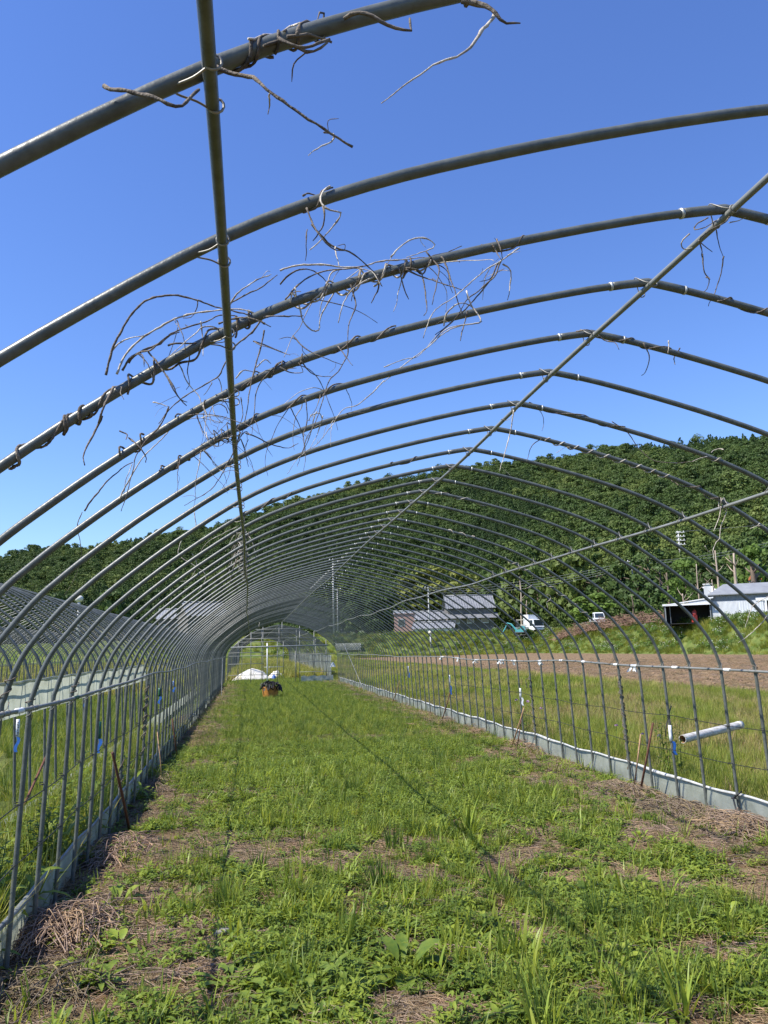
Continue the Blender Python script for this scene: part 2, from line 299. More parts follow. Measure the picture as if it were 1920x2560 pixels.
# ------------------------------------------------------------------ scattering (stuff only)
def scatter(name, P, idx, rot, scl, variants, label, cat):
    P = np.asarray(P, np.float32); n = len(P); me = bpy.data.meshes.new(name); me.vertices.add(n); me.vertices.foreach_set('co', P.ravel())
    for nm, ty, dat in (('rot', 'FLOAT_VECTOR', rot), ('scl', 'FLOAT_VECTOR', scl)):
        at = me.attributes.new(nm, ty, 'POINT'); at.data.foreach_set('vector', np.asarray(dat, np.float32).ravel())
    at = me.attributes.new('idx', 'INT', 'POINT'); at.data.foreach_set('value', np.asarray(idx, np.int32))
    o = link(name, me); lib = bpy.data.collections.new(name+' kinds')
    for k, vm in enumerate(variants): lib.objects.link(bpy.data.objects.new('%s kind %02d' % (name, k), vm))
    g = bpy.data.node_groups.new(name, 'GeometryNodeTree'); g.interface.new_socket('Geometry', in_out='INPUT', socket_type='NodeSocketGeometry'); g.interface.new_socket('Geometry', in_out='OUTPUT', socket_type='NodeSocketGeometry')
    N = g.nodes; a = N.new('NodeGroupInput'); b = N.new('NodeGroupOutput'); ip = N.new('GeometryNodeInstanceOnPoints'); ci = N.new('GeometryNodeCollectionInfo')
    ci.inputs['Collection'].default_value = lib; ci.inputs['Separate Children'].default_value = True; ci.inputs['Reset Children'].default_value = True
    g.links.new(a.outputs[0], ip.inputs['Points']); g.links.new(ci.outputs[0], ip.inputs['Instance']); ip.inputs['Pick Instance'].default_value = True
    for nm, ty, sk in (('idx', 'INT', 'Instance Index'), ('rot', 'FLOAT_VECTOR', 'Rotation'), ('scl', 'FLOAT_VECTOR', 'Scale')):
        q = N.new('GeometryNodeInputNamedAttribute'); q.data_type = ty; q.inputs['Name'].default_value = nm
        g.links.new(q.outputs['Attribute'], ip.inputs[sk])
    g.links.new(ip.outputs[0], b.inputs[0]); md = o.modifiers.new('scatter', 'NODES'); md.node_group = g
    tag(o, label, cat, kind='stuff'); return o
def simple_scatter(name, XY, variants, smin, smax, label, cat, tilt=0.12, zoff=0.0, sx=None, pick=None):
    n = len(XY); Z = ground_h(XY[:, 0], XY[:, 1])+zoff
    rot = np.stack([rng.normal(0, tilt, n), rng.normal(0, tilt, n), rng.uniform(0, 6.283, n)], 1)
    s = rng.uniform(smin, smax, n)*(1 if sx is None else sx)
    return scatter(name, np.column_stack([XY, Z]), (rng.integers(0, len(variants), n) if pick is None else pick(XY[:, 0], XY[:, 1], n)), rot, np.column_stack([s, s, s*rng.uniform(0.8, 1.2, n)]), variants, label, cat)
def rand_xy(x0, x1, y0, y1, dens, keep=None):
    n = int((x1-x0)*(y1-y0)*dens); P = np.column_stack([rng.uniform(x0, x1, n), rng.uniform(y0, y1, n)])
    if keep is not None: P = P[rng.random(n) < keep(P[:, 0], P[:, 1])]
    return P

def blade(mb, base, az, L, w, lean, curl, mi=0, seg=4):
    d = np.array((math.cos(az), math.sin(az), 0)); s = np.array((-math.sin(az), math.cos(az), 0)); V = []; p = np.array(base, float); th = lean
    for k in range(seg+1):
        t = k/seg; ww = w*(1-t**1.6)*(0.75+0.5*min(t*3, 1)) if k < seg else w*0.04
        V += [p-s*ww/2, p+s*ww/2]; th2 = th + curl*t
        p = p + (d*math.sin(th2)+np.array((0, 0, 1))*math.cos(th2))*L/seg
    mb.add(V, [(2*k, 2*k+1, 2*k+3, 2*k+2) for k in range(seg)], mi)
def leaf(mb, base, az, el, L, w, mi=0, cup=0.25, droop=0.5):
    d = np.array((math.cos(az), math.sin(az), 0)); s = np.array((-math.sin(az), math.cos(az), 0)); up = np.array((0, 0, 1.0)); V = []; p = np.array(base, float); e = el
    prof = [0.08, 0.7, 1.0, 0.8, 0.05]
    for k in range(5):
        ww = w*prof[k]/2; V += [p-s*ww+up*ww*cup, p, p+s*ww+up*ww*cup]; e -= droop/4
        p = p+(d*math.cos(e)+up*math.sin(e))*L/4
    F = []
    for k in range(4):
        for j in range(2): q = 3*k+j; F.append((q, q+1, q+4, q+3))
    mb.add(V, F, mi)
U = random.uniform
def tuft_mesh(nm, n, rad, h0, h1, w, lean, curl, mats, dry=0.0, seg=4):
    mb = MB()
    for _ in range(n):
        a = U(0, 6.283); r = rad*math.sqrt(U(0, 1)); az_ = a+U(-.9, .9)
        blade(mb, (math.cos(a)*r, math.sin(a)*r, -0.01), az_, U(h0, h1), w*U(.7, 1.3), abs(random.gauss(0, lean))+0.05, U(.1, 1)*curl, 1 if U(0, 1) < dry else 0, seg)
    return mb.mesh(nm, mats, smooth=True)
def rosette_mesh(nm, n, L0, L1, w, mats, stems=0, hmax=0.1):
    mb = MB()
    for _ in range(max(1, stems)):
        cx, cy = (0, 0) if stems == 0 else (U(-.06, .06), U(-.06, .06)); H = U(0.3, 1)*hmax if stems else 0
        if stems: mb.tube([(cx, cy, -.01), (cx+U(-.02, .02), cy+U(-.02, .02), H)], 0.0018, 4)
        for k in range(n):
            a = k*2.4+U(-.3, .3); z = H*(k+1)/n if stems else 0.005
            leaf(mb, (cx, cy, z), a, U(.1, .8), U(L0, L1)*(1-0.35*k/n if stems else 1), w*U(.7, 1.25), 0, 0.3, U(.3, 1.1))
    return mb.mesh(nm, mats, True)
def litter_mesh(nm, n, rad, L0, L1, r, mats, lift=0.02):
    mb = MB()
    for _ in range(n):
        a = U(0, 6.283); q = rad*math.sqrt(U(0, 1)); c = np.array((math.cos(a)*q, math.sin(a)*q, U(.002, lift))); b = U(0, 6.283); l = U(L0, L1)/2
        d = np.array((math.cos(b), math.sin(b), U(-.12, .2)))*l; k = np.array((-d[1], d[0], 0))*U(-.35, .35)
        mb.tube([c-d, c+k+np.array((0, 0, U(0, lift)*.5)), c+d], r*U(.6, 1.3), 4, cap=False)
    return mb.mesh(nm, mats, True)

G1 = [tuft_mesh('short grass', 15, 0.05, 0.06, 0.15, 0.0085, 0.65, 1.2, [M['grass'], M['straw']], 0.06) for _ in range(4)]
G2 = [tuft_mesh('meadow grass', 20, 0.06, 0.12, 0.28, 0.006, 0.35, 0.8, [M['grass'], M['grassy']], 0.1) for _ in range(3)] + [tuft_mesh('meadow grass dark', 22, 0.05, 0.12, 0.3, 0.005, 0.3, 0.7, [M['grassd'], M['grass']], 0.2) for _ in range(2)]
WD = [rosette_mesh('low weed', 6, 0.03, 0.06, 0.022, [M['weed']], 5, 0.08) for _ in range(3)] + [rosette_mesh('leafy weed', 9, 0.06, 0.11, 0.03, [M['weed']]) for _ in range(2)] + [rosette_mesh('narrow weed', 8, 0.05, 0.1, 0.014, [M['weed']], 4, 0.12) for _ in range(2)]
ST = [litter_mesh('straw litter', 60, 0.16, 0.03, 0.16, 0.0010, [M['straw']]) for _ in range(4)] + [litter_mesh('twig litter', 30, 0.16, 0.04, 0.22, 0.0014, [M['twig']]) for _ in range(2)]
G3 = [tuft_mesh('tall wild grass', 34, 0.12, 0.2, 0.46, 0.008, 0.4, 0.9, [M['grassy'], M['straw']], 0.24) for _ in range(3)] + [tuft_mesh('tall green grass', 34, 0.12, 0.2, 0.5, 0.0075, 0.3, 0.8, [M['grass'], M['grassy']], 0.3) for _ in range(3)] + [tuft_mesh('dry grass', 30, 0.14, 0.15, 0.42, 0.007, 0.55, 1.0, [M['straw'], M['grassy']], 0.35) for _ in range(2)]
G4 = [tuft_mesh('far grass clump', 60, 0.35, 0.22, 0.55, 0.022, 0.35, 0.7, [M['grassy'], M['straw']], 0.12, 3) for _ in range(3)] + [tuft_mesh('far green clump', 60, 0.35, 0.2, 0.5, 0.022, 0.35, 0.7, [M['grass'], M['grassy']], 0.25, 3) for _ in range(2)] + [tuft_mesh('far dry clump', 60, 0.35, 0.2, 0.5, 0.022, 0.45, 0.8, [M['grassy'], M['straw']], 0.5, 3)]

def cover(x, y):   # where the tunnel floor is green: dense middle far off, patchy close by and along the walls
    g = 0.40+0.6*sm(5.2, 7.6, y)*sm(1.0, 0.0, np.abs(x+0.05)/2.6-0.28*sm(8, 22, y)*0) + 0.25*sm(5.2, 3.6, y)*sm(-.8, .8, x)
    edge = np.where(x < 0, sm(2.75, 1.75, -x), sm(2.55, 1.25, x)); n = 0.55*fbm(x*3.6+5, y*3.0, 3)+0.45*fbm(x*0.95+2, y*0.8, 3)
    near = 1-sm(6.0, 9.0, y); g = g*(0.35+0.65*edge) + 0.12*sm(-1.5, 2.0, x)*near
    a = np.clip(g + (n-0.5)*2.0, 0.03, 1.0); c = sm(0.42, 0.70, 0.43*edge + 0.04 + 0.12*sm(4.2, 3.3, y) + 0.5*sm(6, 9, y)*edge + (n-0.5)*2.3)
    return np.clip(a*(1-near) + (c*0.85+0.03)*near, 0.02, 1.0)
P = rand_xy(-2.62, 2.62, 2.4, 14, 330, cover); simple_scatter('short_grass', P, G1, 0.4, 0.85, 'short bright grass over the tunnel floor', 'grass')
P = rand_xy(-2.62, 2.62, 2.4, 14, 95, lambda x, y: cover(x, y)*(0.12+1.0*(fbm(x*0.9, y*0.9+40, 3) > 0.54))); simple_scatter('meadow_grass', P, G2, 0.45, 0.95, 'longer tufty grass over the tunnel floor', 'grass')
P = rand_xy(-2.62, 2.62, 2.4, 14, 480, lambda x, y: np.clip(cover(x, y)*1.05+.06, 0, 1)*(fbm(x*1.7+9, y*1.7, 3)+.25)); simple_scatter('low_weeds', P, WD, 0.5, 1.15, 'small leafy weeds among the grass of the tunnel floor', 'weeds')
P = rand_xy(-2.62, 2.62, 2.4, 15, 120, lambda x, y: (1-0.8*cover(x, y))*(.35+.65*(fbm(x*1.2+30, y*1.2, 3) > .48))); simple_scatter('straw_litter', P, ST, 0.7, 1.4, 'dry straw and dead stems lying on bare soil', 'straw', tilt=0.05)
P = rand_xy(-2.62, 2.62, 12, 44, 260, lambda x, y: 0.2+0.8*sm(2.6, 1.9, np.abs(x))); simple_scatter('distant_tunnel_grass', P, G1+G1+G2+WD, 0.45, 0.8, 'lush grass down the length of the tunnel', 'grass')
P = rand_xy(-2.6, 2.6, 14, 40, 14, lambda x, y: sm(1.7, 2.3, np.abs(x))); simple_scatter('wall_litter', P, ST, 1.2, 2.2, 'dead stems along the foot of the tunnel walls', 'straw', tilt=0.08)
G5 = [tuft_mesh('broad grass', 7, .05, .07, .17, .013, .7, 1.2, [M['grass'], M['weedy']], .3, 4) for _ in range(3)] + [tuft_mesh('young grass', 9, .04, .08, .2, .010, .45, .9, [M['weed'], M['weedy']], .25, 4) for _ in range(2)]
P = rand_xy(-2.62, 2.62, 2.4, 13, 190, lambda x, y: np.clip(cover(x, y)+.1, 0, 1)*(fbm(x*1.3+60, y*1.3, 3)*1.8-.35)); simple_scatter('broad_grass', P, G5, 0.45, 1.1, 'light broad bladed grass dotted over the tunnel floor', 'grass', tilt=.2)
G6 = [rosette_mesh('big weed', 11, 0.08, 0.15, 0.035, [M['weed'], M['weedy']]) for _ in range(2)] + [rosette_mesh('jagged weed', 14, 0.07, 0.13, 0.02, [M['weed']], 2, 0.08) for _ in range(2)] + [tuft_mesh('coarse grass', 12, .05, .12, .26, .014, .55, 1.1, [M['grass'], M['weedy']], .3, 5) for _ in range(3)] + [tuft_mesh('bright seedling', 8, .03, .06, .12, .012, .6, .9, [M['weedy']], 0, 4)]
P = rand_xy(-2.4, 2.62, 2.6, 11, 26, lambda x, y: np.clip(cover(x, y)*1.3, 0.03, 1)*(fbm(x*1.1+80, y*1.1, 3)*2-.5)); simple_scatter('coarse_weeds', P, G6, 0.6, 1.3, 'coarse leafy weeds standing out of the tunnel floor turf', 'weeds', tilt=.15)
def by_patch(gy, gr, dr, sc):
    def f(x, y, n):
        q = fbm(x*sc+11, y*sc*.7+4, 3)+rng.normal(0, .05, n)+.07*sm(9.5, 11.5, x)
        return np.where(q > .505, rng.choice(gr, n), np.where(q < .44, rng.choice(dr, n), rng.choice(gy, n)))
    return f
def tallmix(x, y): return np.clip(0.55+1.2*(fbm(x*0.5, y*0.35)-0.4), 0.15, 1)
P = rand_xy(2.82, 12.2, 4.5, 26, 95, lambda x, y: tallmix(x, y)*(1-0.35*sm(20, 26, y))); simple_scatter('tall_grass', P, G3, 0.38, 0.68, 'tall yellow green grass between the tunnel and the ploughed field', 'grass', pick=by_patch([0, 1, 2], [3, 4, 5], [0, 6, 7], .9))
P = rand_xy(2.9, 12.3, 24, 124, 8.5); simple_scatter('distant_tall_grass', P, G4, 0.42, 0.7, 'tall grass strip running away beside the ploughed field', 'grass', pick=by_patch([0, 1, 2], [3, 4], [0, 1, 5], .4))
P = rand_xy(-3.55, -2.8, 3.0, 16, 130); simple_scatter('gap_grass', P, G3[3:6]+G2[:2], 0.55, 1.0, 'rank green grass in the gap between two tunnels', 'grass')
P = rand_xy(-3.5, -2.82, 3.5, 12, 60); simple_scatter('gap_weeds', P, WD, 1.6, 3.4, 'leafy weeds in the gap between two tunnels', 'weeds')
P = rand_xy(-9.5, -3.6, 5, 30, 42); simple_scatter('side_tunnel_grass', P, G2, 0.8, 1.3, 'grass floor of the neighbouring tunnel', 'grass')
P = rand_xy(-30, -9, 12, 60, 2.2); P2 = rand_xy(-40, -2.7, 30, 124, 1.3); P3 = rand_xy(-2.7, 2.7, 44, 124, 4.0)
simple_scatter('outlying_grass', np.vstack([P, P2, P3]), G4, 0.7, 1.3, 'rough grass around and beyond the tunnels', 'grass')
# clods on the field
CL = []
for _ in range(4):
    mb = MB(); n = 7
    V = []; F = []
    for i in range(4):
        for j in range(n):
            t = math.pi*(i+.5)/4; f = 2*math.pi*j/n; q = 0.5*U(.7, 1.15); V.append((q*math.sin(t)*math.cos(f), q*math.sin(t)*math.sin(f), 0.6*q*math.cos(t)))
    for i in range(3):
        for j in range(n): F.append((i*n+j, (i+1)*n+j, (i+1)*n+(j+1) % n, i*n+(j+1) % n))
    F += [tuple(range(n)), tuple(3*n+j for j in range(n))[::-1]]
    CL.append(mb.add(V, F).mesh('clod', M['clod'], False))
P = rand_xy(12.3, 43, 14, 70, 14); simple_scatter('field_clods', P, CL, 0.05, 0.17, 'broken clods on the ploughed field', 'soil', tilt=0.6, zoff=0.05)
P = rand_xy(12.3, 43, 14, 60, 3.5); simple_scatter('field_straw', P, ST, 0.8, 1.6, 'pale straw scraps on the ploughed field', 'straw', zoff=0.09)

# ------------------------------------------------------------------ trees and forest
def clump_cards(mb, c, rad, n, size, mi=0, flat=0.8):
    for _ in range(n):
        d = np.array([random.gauss(0, 1) for _ in range(3)]); d /= np.linalg.norm(d); d[2] = abs(d[2])*0.9-0.25 if U(0, 1) < .85 else d[2]
        p = np.array(c) + d*np.array(rad)*U(.72, 1.05)
        nrm = d+np.array([random.gauss(0, .45) for _ in range(3)]); nrm /= np.linalg.norm(nrm)
        a = np.cross(nrm, (0, 0, 1.0) if abs(nrm[2]) < .9 else (1.0, 0, 0)); a /= np.linalg.norm(a); b = np.cross(nrm, a); s = size*U(.6, 1.3)
        t = U(0, 6.283); a, b = a*math.cos(t)+b*math.sin(t), b*math.cos(t)-a*math.sin(t)
        mb.add([p-a*s*.5, p+b*s*.32-a*s*.1, p+a*s*.55, p-b*s*.34+a*s*.05], [(0, 1, 2, 3)], mi)
def broad_crown(h, r, blobs, cards, size, lo=0.25):
    mb = MB()
    for k in range(blobs):
        t = U(lo, 0.93); q = r*math.sin(math.pi*min(1, (t-lo+.12)/(1.12-lo)))*U(.25, .78); a = U(0, 6.283); br = r*U(.3, .5)
        clump_cards(mb, (math.cos(a)*q, math.sin(a)*q, h*t), (br, br, br*.75), cards, size)
    clump_cards(mb, (0, 0, h*.62), (r*.55, r*.55, h*.26), cards*2, size*1.3); return mb
def cone_crown(h, r, layers, cards, size, lo=0.12):
    mb = MB()
    for k in range(layers):
        t = k/(layers-1); z = h*(lo+(0.97-lo)*t); rr_ = r*(1-t)**0.8+0.12*r
        m = max(3, int(7*(1-t)+2))
        for j in range(m):
            a = j*6.283/m+k*1.3+U(-.3, .3); q = rr_*.62
            clump_cards(mb, (math.cos(a)*q, math.sin(a)*q, z+U(-.3, .3)), (rr_*.42, rr_*.42, h/layers*.75), cards, size)
    return mb
FT = [broad_crown(5.2, 2.1, 13, 52, 0.36, 0.1).mesh('hill broadleaf', M['leaf'], False) for _ in range(4)] + [cone_crown(5.0, 1.9, 7, 26, 0.36, .1).mesh('hill cedar', M['cedar'], False) for _ in range(3)]
pts = []; idx = []; sc = []
ringq = 0.0
for k in range(60000):
    a = U(-22, 42); t = math.sqrt(U(0, 1)) if U(0, 1) < .5 else U(0, 1); b, r = rbase(a), rridge(a); q = b+t*1.06*(r-b)
    pts.append((a, q))
# keep trees apart on a coarse grid
cell = {}; keep = []
for a, q in pts:
    x = CAM[0]+math.sin(R(a))*q; y = CAM[1]+math.cos(R(a))*q; key = (int(x//2.45), int(y//2.45))
    if key in cell: continue
    cell[key] = 1; keep.append((x, y, a, q))
XY = np.array(keep); Z = hill_h(XY[:, 0], XY[:, 1], np.radians(XY[:, 2]), XY[:, 3])
con = -0.04+fbm(XY[:, 0]*0.013+3, XY[:, 1]*0.013, 3) + 0.10*sm(15, 30, XY[:, 2]); n = len(XY)
idx = np.where(con+rng.normal(0, .05, n) > 0.56, rng.integers(4, 7, n), rng.integers(0, 4, n)); s = np.clip(np.exp(rng.normal(-.08, .27, n)), .55, 1.7)*np.where(idx >= 4, .85, 1)
scatter('forest', np.column_stack([XY[:, :2], Z-0.4]), idx, np.column_stack([rng.normal(0, .05, n), rng.normal(0, .05, n), rng.uniform(0, 6.28, n)]), np.column_stack([s*1.12, s*1.12, s]), FT, 'dense green forest covering the whole hillside', 'forest')

BR = broad_crown(1, .42, 12, 60, .085, .2).mesh('broad crown', M['leaf'], False); BR2 = broad_crown(1, .34, 11, 60, .075, .28).mesh('loose crown', M['shrub'], False)
CE = cone_crown(1, .22, 12, 20, .055, .12).mesh('cedar crown', M['cedar'], False); BB = broad_crown(1, .22, 12, 50, .07, .12).mesh('bamboo crown', M['bambooleaf'], False)
def trunk_mesh(r, top, mt):
    mb = MB(); mb.tube([(0, 0, -.03), (.004, 0, .2), (-.006, .005, top*.6), (0, 0, top)], [r*1.35, r, r*.75, r*.3], 7)
    for k in range(5):
        a = k*2.2; z = top*(.45+.1*k); mb.tube([(0, 0, z), (math.cos(a)*.08, math.sin(a)*.08, z+.07), (math.cos(a)*.16, math.sin(a)*.16, z+.1)], [r*.5, r*.3, r*.1], 5)
    return mb.mesh('trunk', mt)
TR = trunk_mesh(.022, .8, M['bark'])
def tree(name, u, vtop, D, crown, label, wide=1.0, group=None):
    p = atD(u, 1550, D); z = land_h(p[0], p[1]); H = atD(u, vtop, D)[2]-z
    o = empty(name, (p[0], p[1], z-.1), U(0, 6), label=label, cat='tree', group=group); o.scale = (H*wide, H*wide, H)
    link('trunk', TR, o); link('crown', crown, o); return o
tree('broadleaf_tree', 1905, 1352, 112, BR2, 'yellow green broadleaf tree behind the right end of the metal shed', .8)
tree('broadleaf_tree', 1722, 1388, 120, BR2, 'mid green broadleaf tree just above the lean-to of the metal shed', .8)
tree('broadleaf_tree', 1690, 1440, 110, BR2, 'short bright tree beside the lean-to roof of the metal shed', .95)
tree('broadleaf_tree', 1752, 1440, 114, BR, 'small dark round tree between two bleached trunks above the shed', .9)
tree('broadleaf_tree', 1812, 1452, 112, BR2, 'small bushy tree between the pale trunks behind the shed roof', 1.0)
tree('broadleaf_tree', 1856, 1448, 112, BR2, 'small bright tree right of the pale forked trunk behind the shed', 1.0)
tree('broadleaf_tree', 1860, 1385, 122, BR, 'olive green tree over the thick shaggy trunk behind the shed', .75)
tree('cedar_tree', 1632, 1345, 136, CE, 'tallest dark cedar left of the white utility pole', 1.15)
tree('cedar_tree', 1660, 1380, 132, CE, 'dark cedar directly below the white utility pole', 1.1)
tree('cedar_tree', 1600, 1370, 140, CE, 'dark cedar to the left of the tallest cedar', 1.1)
tree('cedar_tree', 1560, 1400, 148, BR, 'dark spreading tree beside the thin grey pole with the cables', .9)
tree('cedar_tree', 1500, 1392, 155, CE, 'cedar rising behind the small white pickup', 1.2)
tree('broadleaf_tree', 1455, 1378, 160, BR, 'broad dark tree over the brush pile under the cables', .9)
tree('broadleaf_tree', 1400, 1395, 165, BR, 'big shadowy tree behind the white box truck', .9)
tree('broadleaf_tree', 1348, 1408, 170, BR, 'olive tree right of the two bare trunks', .85)
tree('broadleaf_tree', 1290, 1405, 175, BR, 'dark tree left of the two bare trunks', .85)
tree('broadleaf_tree', 1235, 1425, 182, BR, 'rounded tree right of the big tiled house', .9)
tree('broadleaf_tree', 1465, 1486, 138, BR2, 'light green layered sapling right behind the brush pile', 1.7)
tree('broadleaf_tree', 1500, 1478, 136, BR2, 'second light green sapling nearer the small pickup', 1.5)
for u, vt, lb in ((1020, 1428, 'leftmost yellow bamboo clump over the pink shed'), (1060, 1408, 'tall yellow bamboo clump behind the thin pole'), (1100, 1400, 'tallest yellow bamboo clump behind the tiled house'), (1140, 1412, 'yellow bamboo clump over the ridge of the tiled house'), (1180, 1425, 'rightmost yellow bamboo clump beside the tiled house')):
    t = tree('bamboo_clump', u, vt, 206, BB, lb, 1.25); t['category'] = 'bamboo'
tree('broadleaf_tree', 975, 1478, 200, BR, 'round green tree left of the pink shed', .9)
tree('broadleaf_tree', 935, 1492, 198, BR, 'low round tree between the pink shed and the twin poles', 1.0)
tree('broadleaf_tree', 890, 1470, 205, BR, 'dark tree right of the twin poles', .8)
tree('broadleaf_tree', 285, 1470, 215, BR, 'rounded tree right of the white dome at the hill foot', 1.0)
tree('broadleaf_tree', 150, 1478, 215, BR, 'dark tree left of the white dome at the hill foot', 1.0)

def bare(u, v0, v1, D, px, label, thick=1.0):
    a = atD(u, v0, D); z = land_h(a[0], a[1]); H = a[2]-z; r = px/2*D*.93/FPX*thick
    o = empty('bare_trunk', (a[0], a[1], z-.1), label=label, cat='dead tree'); mb = MB()
    mb.tube(spline([(0, 0, 0), (U(-.1, .1), 0, H*.35), (U(-.15, .15), 0, H*.7), (U(-.1, .1), 0, H)], 4), np.linspace(r*1.3, r*.5, 13), 8)
    mb.build('trunk', M['bark' if 'shaggy' in label or 'brown' in label else 'deadwood'], o); mb = MB()
    for k in range(9 if 'shaggy' in label else 4):
        mb = MB(); zz = H*U(.55, .95); a2 = U(0, 6.28); l = U(.5, 1.6); mb.tube([(0, 0, zz), (math.cos(a2)*l*.5, math.sin(a2)*l*.5, zz+l*.35), (math.cos(a2)*l, math.sin(a2)*l, zz+l*.9)], [r*.4, r*.28, r*.12], 5); mb.build('branch_stub', M['bark' if 'shaggy' in label or 'brown' in label else 'deadwood'], o)
for a in ((1788, 1374, 0, 104, 6, 'tall bleached bare trunk directly behind the end of the shed roof'), (1779, 1447, 0, 104, 4, 'short leaning stub at the foot of the tall bleached trunk'), (1833, 1381, 0, 104, 9, 'pale forked trunk rising over the shed roof'), (1880, 1402, 0, 105, 17, 'thick shaggy brown trunk rising behind the shed roof'), (1741, 1408, 0, 108, 4, 'thin white snag among small trees above the lean-to'), (1667, 1430, 0, 116, 7, 'brown trunk below the dark cedar left of the lean-to'), (1705, 1482, 0, 104, 6, 'short cut trunk right above the lean-to roof'), (1580, 1487, 0, 128, 5, 'short brown trunk in the brush pile right of the small pickup'), (1299, 1441, 0, 156, 5, 'tall pale bare trunk left of the box truck'), (1316, 1500, 0, 157, 4, 'shorter bare trunk close to the box truck')):
    bare(*a)

# bank weeds
BW = [tuft_mesh('bank grass', 70, 0.4, 0.3, 0.8, 0.03, 0.35, 0.8, [M['grass'], M['grassy']], 0.35, 3) for _ in range(3)]
mbw = []
for k in range(3):
    mb = MB(); clump_cards(mb, (0, 0, .35), (.5, .5, .45), 130, .13, 0)
    if k < 2:
        for _ in range(16 if k == 0 else 6): clump_cards(mb, (U(-.45, .45), U(-.45, .45), U(.5, .85)), (.03, .03, .02), 4, .06, 1)
    mbw.append(mb.mesh('bank weed', [M['shrub'], M['petal']], False))
P = rand_xy(43.5, 49.5, 48, 130, 3.6); P2 = rand_xy(30, 49, 122, 134, 2.5); P3 = rand_xy(-20, 30, 122, 136, 1.6)
simple_scatter('bank_grass', np.vstack([P, P2, P3]), BW, 0.6, 1.0, 'long grass covering the raised bank behind the field', 'grass')
P = rand_xy(43.8, 48.5, 50, 130, 1.5, lambda x, y: (fbm(x*.15, y*.15) > .47)*1.0); P2 = rand_xy(0, 49, 123, 133, .5)
simple_scatter('bank_weeds', np.vstack([P, P2]), mbw, 0.6, 1.25, 'bushy weeds with white flowers on the raised bank', 'weeds')
P = rand_xy(49, 64, 50, 135, 1.3); P2 = rand_xy(-30, 50, 134, 175, .35); simple_scatter('terrace_grass', np.vstack([P, P2]), BW, 0.3, 0.6, 'grass of the terrace where the vehicles stand', 'grass')
# ------------------------------------------------------------------ tunnel frames
PROF = [(0, 2.872), (.1, 2.856), (.28, 2.82), (.55, 2.755), (.87, 2.667), (1.2, 2.558), (1.51, 2.415), (1.87, 2.18), (2.12, 1.99), (2.25, 1.88), (2.36, 1.775), (2.49, 1.61), (2.55, 1.50), (2.595, 1.37), (2.614, 1.27), (2.634, .8), (2.667, 0), (2.672, -.12)]
half = spline(np.array([(x, 0, z) for x, z in PROF]), 4)
PATH = np.vstack([half[::-1]*np.array((-1, 1, 1)), half[1:]])          # left foot to right foot
SEG = np.concatenate([[0], np.cumsum(np.linalg.norm(np.diff(PATH, axis=0), axis=1))])
def on_hoop(s): return np.array([np.interp(s, SEG, PATH[:, k]) for k in range(3)])
def s_at(x, z):
    return SEG[np.argmin((PATH[:, 0]-x)**2+(PATH[:, 2]-z)**2)]
def hoopY(k): return (1.19668+k)*0.5
def drift(Y): return np.array((0.012*math.sin(Y*.21)+.006*math.sin(Y*1.3), 0, 0.006*math.sin(Y*.83)+0.004*math.sin(Y*2.1)+0.02*sm(6, 14, Y)-0.004))
RH, RP = 0.0134, 0.0108
hoop_me = MB().tube(PATH, RH, 12).mesh('hoop', M['pipe'])
hoop_far = MB().tube(PATH[::2], RH, 6).mesh('hoop', M['pipe'])
jm = MB(); sj = np.linspace(-.15, .15, 9); c0 = s_at(0, 2.872); jp = np.array([on_hoop(c0+s) for s in sj]); jm.tube(jp, RH+.0022, 12, 0)
for e in (-.15, .15): jm.tube([on_hoop(c0+e-.004), on_hoop(c0+e+.004)], RH+.0034, 12, 1)
joint_me = jm.mesh('ridge_joint', [M['pipe'], M['ring']])
def under(x, z):
    # centre of a lengthwise pipe tied to the inner side of the hoop at (x, z)
    return np.array((x-math.copysign(RH+RP, x), 0, z)) if z < 1.4 else np.array((x, 0, z-(RH+RP)*(1.0 if abs(x) < .1 else 1.14)))
def clip_mesh(x, z, side):
    # bent wire: rings round the lengthwise pipe on both sides of the hoop, hooked over the hoop
    nx = np.array((x, 0, z-1.2)); nx /= np.linalg.norm(nx); q = under(x, z); t = np.array((nx[2], 0, -nx[0])); mb = MB(); yv = np.array((0, 1.0, 0))
    for yy in (-.045, .05):
        mb.tube([q+yv*yy+(nx*math.cos(a)+t*math.sin(a))*(RP+.002) for a in np.linspace(0, 6.283, 13)], .0022, 5, cap=False)
    mb.tube(spline([q+yv*(-.045)-t*RP, q-yv*.03-t*.03+nx*.012, q+nx*(RH*2.1+RP)-t*.045, q+nx*(RH*2.1+RP)+yv*.022-t*.04, q+nx*.02+yv*.04-t*.02, q+yv*.05-t*RP], 4), .002, 5)
    return mb.mesh('wire_clip', M['wire'])
JP = {'ridge': (0, 2.872), 'left': (-1.512, 2.412), 'right': (1.512, 2.412), 'raill': (-2.614, 1.29), 'railr': (2.614, 1.29)}
CLIPS = [clip_mesh(x, z, 1) for x, z in JP.values()]
def run_pipe(x, z, y0, y1, r, dr=drift, amp=0.0, ph=0.0, step=.25):
    q = under(x, z)-np.array((.006 if x < -1 and z > 2 else 0, 0, 0))
    ys = np.arange(y0, y1+.01, step); return [q+np.array((0, y, 0))+dr(y)+np.array((amp*math.sin(y*.5+ph), 0, amp*math.sin(y*.71+ph)+.5*amp*math.sin(y*1.9+ph)))*sm(6, 12, y) for y in ys]

